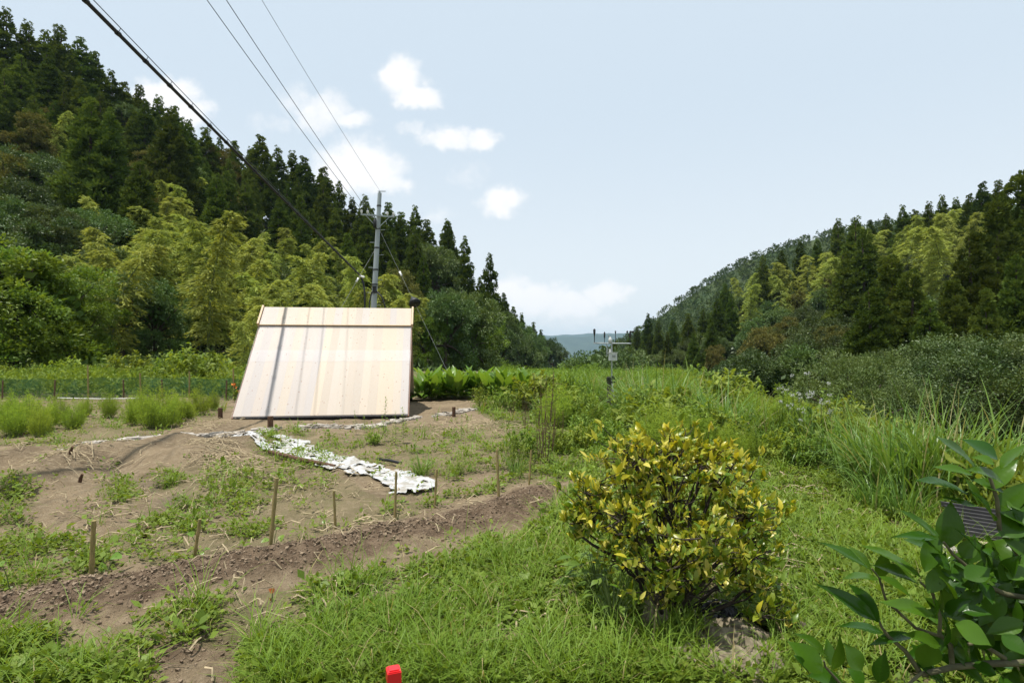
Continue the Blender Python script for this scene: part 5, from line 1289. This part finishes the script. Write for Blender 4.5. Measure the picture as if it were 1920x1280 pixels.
for (kd, wh), L_ in bins.items():
    L_.sort(key=lambda T: T['px'])
    hs = sorted(T['h'] for T in L_)
    for k, T in enumerate(L_):
        n = len(L_); lab = f"{PT[kd][0]} {wh}"
        if n > 1:
            if T['h'] == hs[-1]: lab = 'tallest ' + lab
            elif k == 0: lab += ', leftmost of them'
            elif k == n - 1: lab += ', rightmost of them'
            elif k < 12: lab += f', {ORD[k]} from left'
            elif n - 1 - k < 12: lab += f', {ORD[n - 1 - k]} from right'
            else: lab += ', mid row'
        tag(T['o'], lab, PT[kd][1], {'tall_weed': 'upright weeds', 'weed_bush': 'bushy weeds', 'reed_clump': 'reed clumps', 'feathery_plant': 'feathery plants', 'broad_leaved_plant': 'broad-leaved plants in a row', 'white_flower_plant': 'white flowers', 'dead_stalk': 'dry stalks'}[kd])
# bean seedlings along the row
HEART = lambda t: np.maximum(np.sin(np.pi * min(t, 1) ** .55) ** .75, .05)
def seedling(name, px, py, lv, lab, mat='canna', size=.07):
    b = gpos(px, py); o = empty(name, tuple(b)); tag(o, lab, 'seedling', 'seedlings along the dug row')
    st = MB(); lf = MB()
    for lx, ly, s in lv:
        lf = MB()
        e = at(lx, ly, b[1] + U(-.05, .05)); st.tube([b - A([0, 0, .02]), (b + e) / 2 + A([0, 0, .015]), e], [.004, .003, .002], 5, cap=False)
        d = nrm(A([[U(-.6, .6), U(-.9, .2), U(-.35, .35)]])); leaves(lf, e[None] - d * size * s * .5, d, A([[U(-.3, .3), -.75, .7]]), size * s, size * s * .85, U(.5, 1), 6, .2, .15, HEART, 5)
        c = lf.build('leaf', M[mat], o, True, loc=b); c.location = (0, 0, 0)
    c = st.build('stem', M['stem'], o, True, loc=b); c.location = (0, 0, 0)
seedling('bean_seedling', 197, 1085, [(218, 1042, 1.1), (192, 1062, .9), (214, 1092, .75), (204, 1072, .5)], 'bean seedling with three pale leaves right of the leftmost stake')
seedling('bean_seedling', 376, 1048, [(358, 1000, .8), (388, 1028, .7), (378, 1036, .5)], 'bean seedling beside the short leaning stake')
seedling('bean_seedling', 512, 1034, [(497, 1012, .95), (527, 1008, .9), (520, 990, .5)], 'bean seedling with two round leaves at the tallest stake')
seedling('bean_seedling', 20, 1118, [(22, 1106, 1.), (3, 1055, .7)], "bean seedling at the photo's left edge of the dug row")
seedling('bean_seedling', 631, 985, [(627, 948, .75), (608, 978, .6)], 'bean seedling climbing the thin short stake')
seedling('bean_seedling', 820, 945, [(822, 938, .8), (812, 925, .5)], 'bean seedling at the stake right of the plastic')
seedling('bean_seedling', 745, 970, [(739, 940, .6), (755, 938, .6)], 'bean seedling at the stake in front of the plastic')
seedling('squash_seedling', 478, 1275, [(462, 1250, 1.), (492, 1248, 1.), (478, 1238, 1.), (455, 1268, .8), (505, 1262, .8)], 'pale star-leaved seedling in the grass left of the rock', 'weed', .055)
seedling('red_leaved_seedling', 512, 1128, [(509, 1106, 1.), (507, 1122, .6), (528, 1132, .5)], 'small red-leaved seedling between dug row and grass', 'red_leaf', .04)
# orange lilies by the fence
o = empty('orange_lily', (*gpt(440, 752), 0)); tag(o, 'orange lilies flowering at the fence beside the hut', 'flower'); b = A(o.location)
st = MB(); lf = MB()
for px, py in ((436, 722), (443, 726), (440, 718), (447, 731)):
    e = at(px, py, b[1]); st.tube([b, e], .006, 4)
    fl = MB(); d = rdir(6, .2); leaves(fl, np.repeat(e[None], 6, 0), d, A([0, 0, 1.]) + 0 * d, .09, .04, U(0, 1, 6), 4, .5, .1); c = fl.build('flower_head', M['orange_flower'], o, loc=b); c.location = (0, 0, 0)
    d = rdir(10, .8); leaves(lf, np.repeat(b[None], 10, 0) + (e - b) * U(.1, .6, 10)[:, None], d, A([0, 0, 1.]) + 0 * d, .22, .03, U(0, 1, 10), 4, .4, .1)
for mb_, nm, mt in ((st, 'stem', M['stem']), (lf, 'foliage', M['weed'])):
    c = mb_.build(nm, mt, o, loc=b); c.location = (0, 0, 0)
# dark lobed weed at the shrub's foot
def near_weed(px, py, n, r, leaf, lab, tint):
    b = gpos(px, py); o = empty('lobed_weed', tuple(b)); tag(o, lab, 'weed'); st = MB(); lf = MB()
    for k in range(n):
        a = U(0, 6.28); e = b + A([math.cos(a) * r * U(.2, 1), math.sin(a) * r * U(.2, 1), U(.08, .34)]); st.tube([b, (b + e) / 2 + A([0, 0, .04]), e], [.004, .003, .002], 4, cap=False)
        d = nrm(A([[math.cos(a), math.sin(a), U(-.1, .5)]])); L = leaf * U(.7, 1.3)
        leaves(lf, e[None], d, A([[0, 0, 1.]]) + rng.normal(0, .3, (1, 3)), L, L * .5, U(0, tint), 6, .4, .15, lambda t: max(.05, math.sin(math.pi * t ** .7) * (.75 + .25 * math.sin(t * 22))), 3)
    for mb_, nm, mt in ((st, 'stem', M['stem']), (lf, 'foliage', M['bright_leaf'])):
        c = mb_.build(nm, mt, o, loc=b); c.location = (0, 0, 0)
near_weed(1118, 1128, 46, .17, .10, "dark lobed weed at the yellow shrub's left foot", .5)
near_weed(1150, 1190, 40, .15, .07, 'low dark weed in the shade left of the standing sack', .6)

# ------------------------------------------------------------------ yellow shrub
sb = gpos(1262, 1165); shrub = empty('yellow_shrub', tuple(sb)); tag(shrub, 'rounded shrub with glossy yellow leaves and dark twigs in the grass', 'shrub')
LOBES = [(1190, 850, 40, 26, 3.4, .2, 12), (1330, 850, 46, 26, 3.5, .2, 14), (1240, 868, 150, 50, 3.45, .34, 90), (1170, 905, 80, 45, 3.4, .3, 34), (1350, 890, 85, 45, 3.45, .3, 44), (1128, 962, 75, 48, 3.4, .3, 50), (1395, 965, 80, 46, 3.4, .3, 56), (1180, 985, 70, 40, 3.1, .22, 28),
         (1320, 1010, 100, 42, 3.05, .22, 44), (1400, 1050, 72, 36, 3.2, .26, 34), (1250, 1050, 100, 40, 3.0, .2, 36), (1170, 1040, 60, 34, 3.3, .26, 22), (1410, 1095, 52, 26, 3.2, .22, 16), (1300, 1085, 80, 26, 3.05, .2, 18), (1255, 835, 70, 30, 3.5, .2, 18), (1100, 930, 40, 25, 3.4, .2, 12), (1430, 1000, 35, 30, 3.4, .2, 12), (1250, 985, 130, 45, 3.65, .18, 46), (1245, 950, 100, 40, 3.45, .3, 34), (1440, 1140, 60, 36, 3.1, .2, 18), (1230, 1110, 60, 30, 3.0, .15, 16), (1090, 985, 40, 40, 3.4, .2, 14)]
tips = []; lob = []
for k, (px, py, rx, ry, Y, dy, n) in enumerate(LOBES):
    n = int(n * 1.4)
    d = rdir(n, 0); rr = U(.35, 1.05, n)
    for q, r_ in zip(d, rr): tips.append(at(px + q[0] * rx * r_, py - q[2] * ry * r_, Y + q[1] * dy * r_)); lob.append(k)
tips = A(tips); lob = A(lob)
e_ = rng.random(len(tips)) < .24; tips[e_] += (nrm(tips[e_] - A([1.0, 3.45, .55])) * .8 + A([0, 0, .5])) * U(.02, .09, e_.sum())[:, None]
br = MB()
for k, (px, py, rx, ry, Y, dy, n) in enumerate(LOBES):
    c = at(px, py + ry * .5, Y); b = sb + A([rng.normal(0, .03), rng.normal(0, .03), -.03]); t = np.linspace(0, 1, 8)[:, None]
    P = b + (c - b) * t + A([0, 0, 1.]) * (.12 * np.sin(t * np.pi)) * (c[2] > .4) + np.concatenate([np.zeros((1, 3)), rng.normal(0, .014, (6, 3)), np.zeros((1, 3))])
    br.tube(P, np.linspace(.017, .007, 8), 7)
    T = tips[lob == k]
    subs = T[rng.permutation(len(T))[:max(3, len(T) // 6)]]; subs = c + (subs - c) * .62
    for s_ in subs:
        st_ = P[rng.integers(4, 8)]; m_ = (st_ + s_) / 2 + rng.normal(0, .02, 3); br.tube([st_, m_, s_], [.0065, .005, .0035], 5, cap=False)
    for q in T:
        s_ = subs[np.argmin(np.linalg.norm(subs - q, axis=1))]; br.tube([s_, (s_ + q) / 2 + rng.normal(0, .012, 3), q], [.0034, .0026, .0018], 4, cap=False)
o = br.build('branches', M['branch'], shrub, True, loc=sb); o.location = (0, 0, 0)
n = 7; P = np.repeat(tips, n, 0); L_ = np.repeat(lob, n)
cc = A([at(l[0], l[1], l[4]) for l in LOBES])[L_]
outd = nrm(P - cc); D = nrm(outd * .4 + A([0, 0, .8]) + rng.normal(0, .42, P.shape))
P = P + rng.normal(0, .012, P.shape) - D * .01
L = U(.024, .074, len(P)); low = P[:, 2] < .42
tint = np.where(rng.random(len(P)) < np.clip(1.25 - P[:, 2] * .95, .24, .9), U(0, .35, len(P)), U(.35, .86, len(P))); tint = np.where(rng.random(len(P)) < .12, .97, tint)  # a random share of leaves takes the painted pale highlight
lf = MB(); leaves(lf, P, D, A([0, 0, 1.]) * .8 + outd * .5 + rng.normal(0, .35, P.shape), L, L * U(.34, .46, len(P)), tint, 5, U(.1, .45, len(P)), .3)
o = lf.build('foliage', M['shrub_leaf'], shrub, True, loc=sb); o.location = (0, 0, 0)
# sacks and heap under it
def cloth_heap(px, py, rx, ry, h, lab, nm, mat, cat, n=110, fold=6., rug=.6, rim=1.):
    b = gpos(px, py); uu = np.linspace(-1, 1, n); UX, UY = np.meshgrid(uu, uu); s0 = U(0, 60)
    r = np.hypot(UX, UY) + .35 * (fbm(UX * 2 + s0, UY * 2, 3) - .5)
    prof = np.clip(1 - r ** 2, 0, 1) ** .6
    rid = 1 - np.abs(2 * fbm(UX * fold * .5 + s0 + 1.5 * fbm(UX * 2, UY * 2 + s0, 2), UY * fold * .35, 4) - 1) * 2
    XX = b[0] + UX * rx; YY = b[1] + UY * ry
    Zq = gz(XX, YY, False) + h * prof * (1 - rug + rug * np.clip(rid, -.2, 1)) + .006 * (fbm(UX * 14 + s0, UY * 14, 3) - .5) + .004
    ok = r < rim; okq = ok[:-1, :-1] & ok[1:, :-1] & ok[:-1, 1:] & ok[1:, 1:]
    i = np.arange(n - 1)[:, None] * n; j = np.arange(n - 1)[None]; Fq = np.stack([i + j, i + j + 1, i + n + j + 1, i + n + j], -1)[okq]
    used = np.unique(Fq); rm = np.zeros(n * n, int); rm[used] = np.arange(len(used)); mb = MB()
    mb.add(np.stack([XX, YY, Zq], -1).reshape(-1, 3)[used], rm[Fq]); return tag(mb.build(nm, mat, None, True, loc=b), lab, cat)
M['sack'] = plain('beige_sack', (.23, .195, .13), .85, scale=24, c2=(.13, .105, .068), bump=.5)
cloth_heap(1385, 1235,   .28, .36, .13, 'crumpled beige sacking heaped under the yellow shrub', 'sacking', M['sack'], 'sack', fold=7, rug=.62)
cloth_heap(1300, 1262, .18, .2, .10, 'smaller beige sack crumpled in front of the sacking heap', 'sacking', M['sack'], 'sack', fold=6.5, rug=.62)
cloth_heap(1345, 1172, .16, .12, .15, 'crumpled black plastic lying on the sacking under the shrub', 'plastic_sheet', plain('black_plastic', (.012, .012, .016), .35, spec=.5), 'plastic sheet', fold=4, rug=.6)
def stand_sack(px, py, top, w, lab, Yd=0.):
    b = gpos(px, py); H = EYE - (top - HZ) / F * b[1] - b[2]; n, k = 56, 22; th = np.linspace(0, 2 * np.pi, n, endpoint=False); t = np.linspace(0, 1, k); T, S = np.meshgrid(th, t); s0 = U(0, 40)
    R = w * (1.05 - .62 * S ** 1.3) * (1 + .5 * (fbm(np.cos(T) * 2.2 + s0, np.sin(T) * 2.2 + S * .8, 4) - .5) + .10 * np.sin(T * 5 + S * 2))
    V = np.stack([b[0] + R * np.cos(T) + .03 * np.sin(S * 3 + s0), b[1] + R * .6 * np.sin(T), b[2] - .01 + H * S + .03 * (fbm(np.cos(T) * 2 + s0, np.sin(T) * 2, 3) - .5) * (S > .8)], -1)
    mb = MB(); i = np.arange(k - 1)[:, None] * n; j = np.arange(n)[None]; j2 = (j + 1) % n
    mb.add(V, np.stack([i + j, i + j2, i + n + j2, i + n + j], -1).reshape(-1, 4)); mb.add(np.vstack([V[-1], V[-1].mean(0)[None] - A([[0, 0, .03]])]), [[q, (q + 1) % n, n] for q in range(n)])
    return tag(mb.build('sack', M['sack'], None, True, loc=b), lab, 'sack')
stand_sack(1222, 1190, 1096, .085, 'upright beige sack leaning at the foot of the yellow shrub')
stand_sack(1494, 1208, 1163, .042, 'small pale bag standing right of the yellow shrub')

# ------------------------------------------------------------------ citrus tree reaching in from the right
ct = empty('citrus_tree', (1.6, 1.62, float(gz(1.6, 1.62)))); tag(ct, "glossy dark green citrus branches reaching in at the photo's lower right", 'citrus tree'); CT = A(ct.location)
q1 = lambda x, y: (1280 + x / 2.976, 630 + y / 2.976); q2 = lambda x, y: (1280 + x / 2.976, 850 + y / 2.976)
LV = [(q1, 1640, 735, 1460, 570, 112), (q1, 1760, 690, 1615, 565, 120), (q1, 1770, 740, 1870, 605, 90), (q1, 1740, 720, 1635, 670, 85), (q1, 1620, 775, 1430, 715, 75), (q1, 1800, 830, 1645, 725, 115), (q1, 1790, 870, 1640, 795, 95), (q1, 1590, 885, 1380, 765, 118),
      (q1, 1660, 960, 1600, 800, 95), (q1, 1740, 1030, 1650, 870, 105), (q1, 1760, 990, 1905, 830, 115), (q1, 1650, 950, 1470, 900, 50), (q1, 1780, 1120, 1900, 980, 135), (q1, 1700, 860, 1850, 700, 95), (q1, 1820, 960, 1940, 900, 110),
      (q2, 1430, 460, 1250, 335, 95), (q2, 1480, 530, 1500, 300, 125), (q2, 1420, 480, 1230, 425, 65), (q2, 1350, 660, 1420, 440, 95), (q2, 1330, 690, 1080, 505, 115), (q2, 1320, 730, 1130, 600, 95), (q2, 1370, 780, 1475, 610, 105), (q2, 1060, 660, 840, 480, 85), (q2, 1090, 700, 940, 655, 75),
      (q2, 1060, 670, 985, 520, 75), (q2, 1100, 700, 1130, 560, 85), (q2, 1270, 795, 1125, 685, 90), (q2, 1080, 930, 820, 745, 95), (q2, 1095, 940, 1000, 750, 125), (q2, 1400, 900, 1200, 805, 95), (q2, 1460, 910, 1580, 810, 85), (q2, 1120, 1000, 930, 930, 85), (q2, 1400, 810, 1440, 930, 95),
      (q2, 1520, 950, 1710, 1040, 125), (q2, 1300, 1010, 1075, 1030, 65), (q2, 1670, 760, 1545, 880, 95), (q2, 1790, 800, 1670, 920, 105), (q2, 1900, 940, 1730, 980, 95), (q2, 1870, 1090, 1770, 980, 115), (q2, 1400, 1050, 1330, 1180, 125), (q2, 1530, 1170, 1680, 1275, 100), (q2, 1450, 900, 1500, 1050, 100), (q2, 1560, 880, 1700, 880, 80),
      (q2, 780, 1220, 650, 1060, 145), (q2, 710, 1240, 645, 1130, 85), (q2, 830, 1210, 905, 1070, 95), (q2, 800, 1130, 712, 1000, 85), (q2, 1000, 1210, 925, 1080, 95), (q2, 1090, 1275, 1120, 1140, 85), (q2, 900, 1285, 760, 1220, 105), (q2, 820, 1180, 822, 1050, 65), (q2, 1010, 1290, 945, 1200, 95),
      (q2, 1640, 640, 1530, 590, 80), (q2, 1700, 640, 1800, 480, 120), (q2, 1720, 560, 1830, 640, 120), (q2, 1660, 560, 1560, 430, 75), (q2, 1820, 700, 1900, 620, 100), (q2, 1760, 560, 1720, 470, 110), (q2, 1850, 820, 1920, 760, 100), (q2, 1780, 1010, 1900, 1110, 110), (q2, 1440, 640, 1560, 690, 95), (q2, 1640, 700, 1720, 820, 100), (q2, 1300, 1170, 1480, 1270, 90), (q2, 1850, 1180, 1920, 1260, 90)]
nfill = 0
while nfill < 230:
    a, b_ = (1960 - 560 * rng.random() ** 1.35, U(330, 1260)); an = -math.pi / 2 + rng.normal(0, .95); l = U(110, 190)
    mx_, my_ = a + l * .5 * math.cos(an), b_ + l * .5 * math.sin(an)
    if 1420 < mx_ < 1830 and 250 < my_ < 520: continue           # the scrap sheet shows through here
    nfill += 1; LV.append((q2, a, b_, a + l * math.cos(an), b_ + l * .85 * math.sin(an), U(62, 98)))
lf = MB(); CY = 1.52
for k, (q, x0, y0, x1, y1, w) in enumerate(LV):
    x1 = x0 + (x1 - x0) * 1.13; y1 = y0 + (y1 - y0) * 1.13; w *= 1.12
    Yb = CY + U(-.10, .12) + (U(.03, .28) if k >= len(LV) - 230 else 0); b = at(*q(x0, y0), Yb); e = at(*q(x1, y1), Yb + U(-.05, .03)); L = np.linalg.norm(e - b)
    Nn = A([U(-.35, .35), -.45 + U(-.25, .25), .75])
    leaves(lf, b[None], (e - b)[None], Nn[None], L * 1.04, w / 2.976 / F * Yb * U(.82, 1.02), U(0, 1), 26, U(.0, .28), U(.12, .35), prof=lambda t: max(.03, math.sin(math.pi * t ** .78) ** 1.15), across=5, wave=.012, vein=.0035)
d = rdir(260); P = A([1.80, 1.62, 1.02]) + d * (U(.2, 1, 260) ** .6)[:, None] * A([.36, .34, .38]); P = P[P[:, 0] > .9 * P[:, 1] + .11]
leaves(lf, P, nrm(P - A([1.6, 1.6, .8])) * .6 + A([0, 0, .5]) + rng.normal(0, .4, P.shape), A([0, 0, 1.]) + rng.normal(0, .35, P.shape), U(.08, .13, len(P)), U(.035, .055, len(P)), U(0, 1, len(P)), 10, U(0, .3, len(P)), .2, prof=lambda t: max(.03, math.sin(math.pi * t ** .78) ** 1.15), across=5, wave=.012)
o = lf.build('foliage', M['citrus_leaf'], ct, True, loc=CT); o.location = (0, 0, 0)
br = MB()
for r0, r1, pts in ((.013, .009, [(1960, 1150), (1900, 1168), (1700, 1160), (1500, 1180), (1330, 1222)]), (.009, .003, [(1330, 1215), (1250, 1110), (1150, 1010), (1110, 960), (1085, 935)]), (.009, .004, [(1500, 1180), (1500, 1060), (1440, 1000), (1430, 900), (1380, 780), (1330, 700)]),
                    (.006, .003, [(1440, 1020), (1300, 960), (1210, 880), (1130, 800), (1090, 690), (1060, 650)]), (.010, .004, [(1960, 800), (1800, 770), (1700, 740), (1600, 640), (1510, 560), (1470, 500)]), (.010, .004, [(1960, 680), (1860, 560), (1780, 420), (1740, 250), (1700, 120), (1690, 60)]), (.008, .005, [(1800, 1140), (1700, 1090), (1640, 1060), (1560, 1060)]),
                    (.006, .004, [(1330, 1222), (1200, 1330)]), (.006, .003, [(960, 1400), (880, 1290), (800, 1200), (790, 1150)]), (.012, .01, [(1960, 1150), (2040, 1250), (2080, 1500)])):
    P = A([at(*q2(*p_), CY + .03) for p_ in pts]); P = P + rng.normal(0, .004, P.shape)
    br.tube(P, np.linspace(r0, r1, len(P)) * .8, 7)
for k in range(9):
    a_ = A([1.53, 1.57, U(.55, .95)]); d = rdir(1, .4)[0]; d[0] = abs(d[0]); e_ = a_ + d * U(.2, .4)
    if e_[0] > .9 * e_[1] + .08: br.tube([a_, (a_ + e_) / 2 + A([0, 0, .03]), e_], [.01, .007, .003], 6)
o = br.build('branches', M['citrus_bark'], ct, True, loc=CT); o.location = (0, 0, 0)
mb = MB(); P = A([[1.60, 1.62, CT[2] - .1], [1.56, 1.60, .3], [1.53, 1.57, .6], [1.49, 1.56, .85], [1.45, 1.56, 1.08]])
mb.tube(P, [.045, .04, .034, .026, .014], 8); o = mb.build('trunk', M['citrus_bark'], ct, True, loc=CT); o.location = (0, 0, 0)
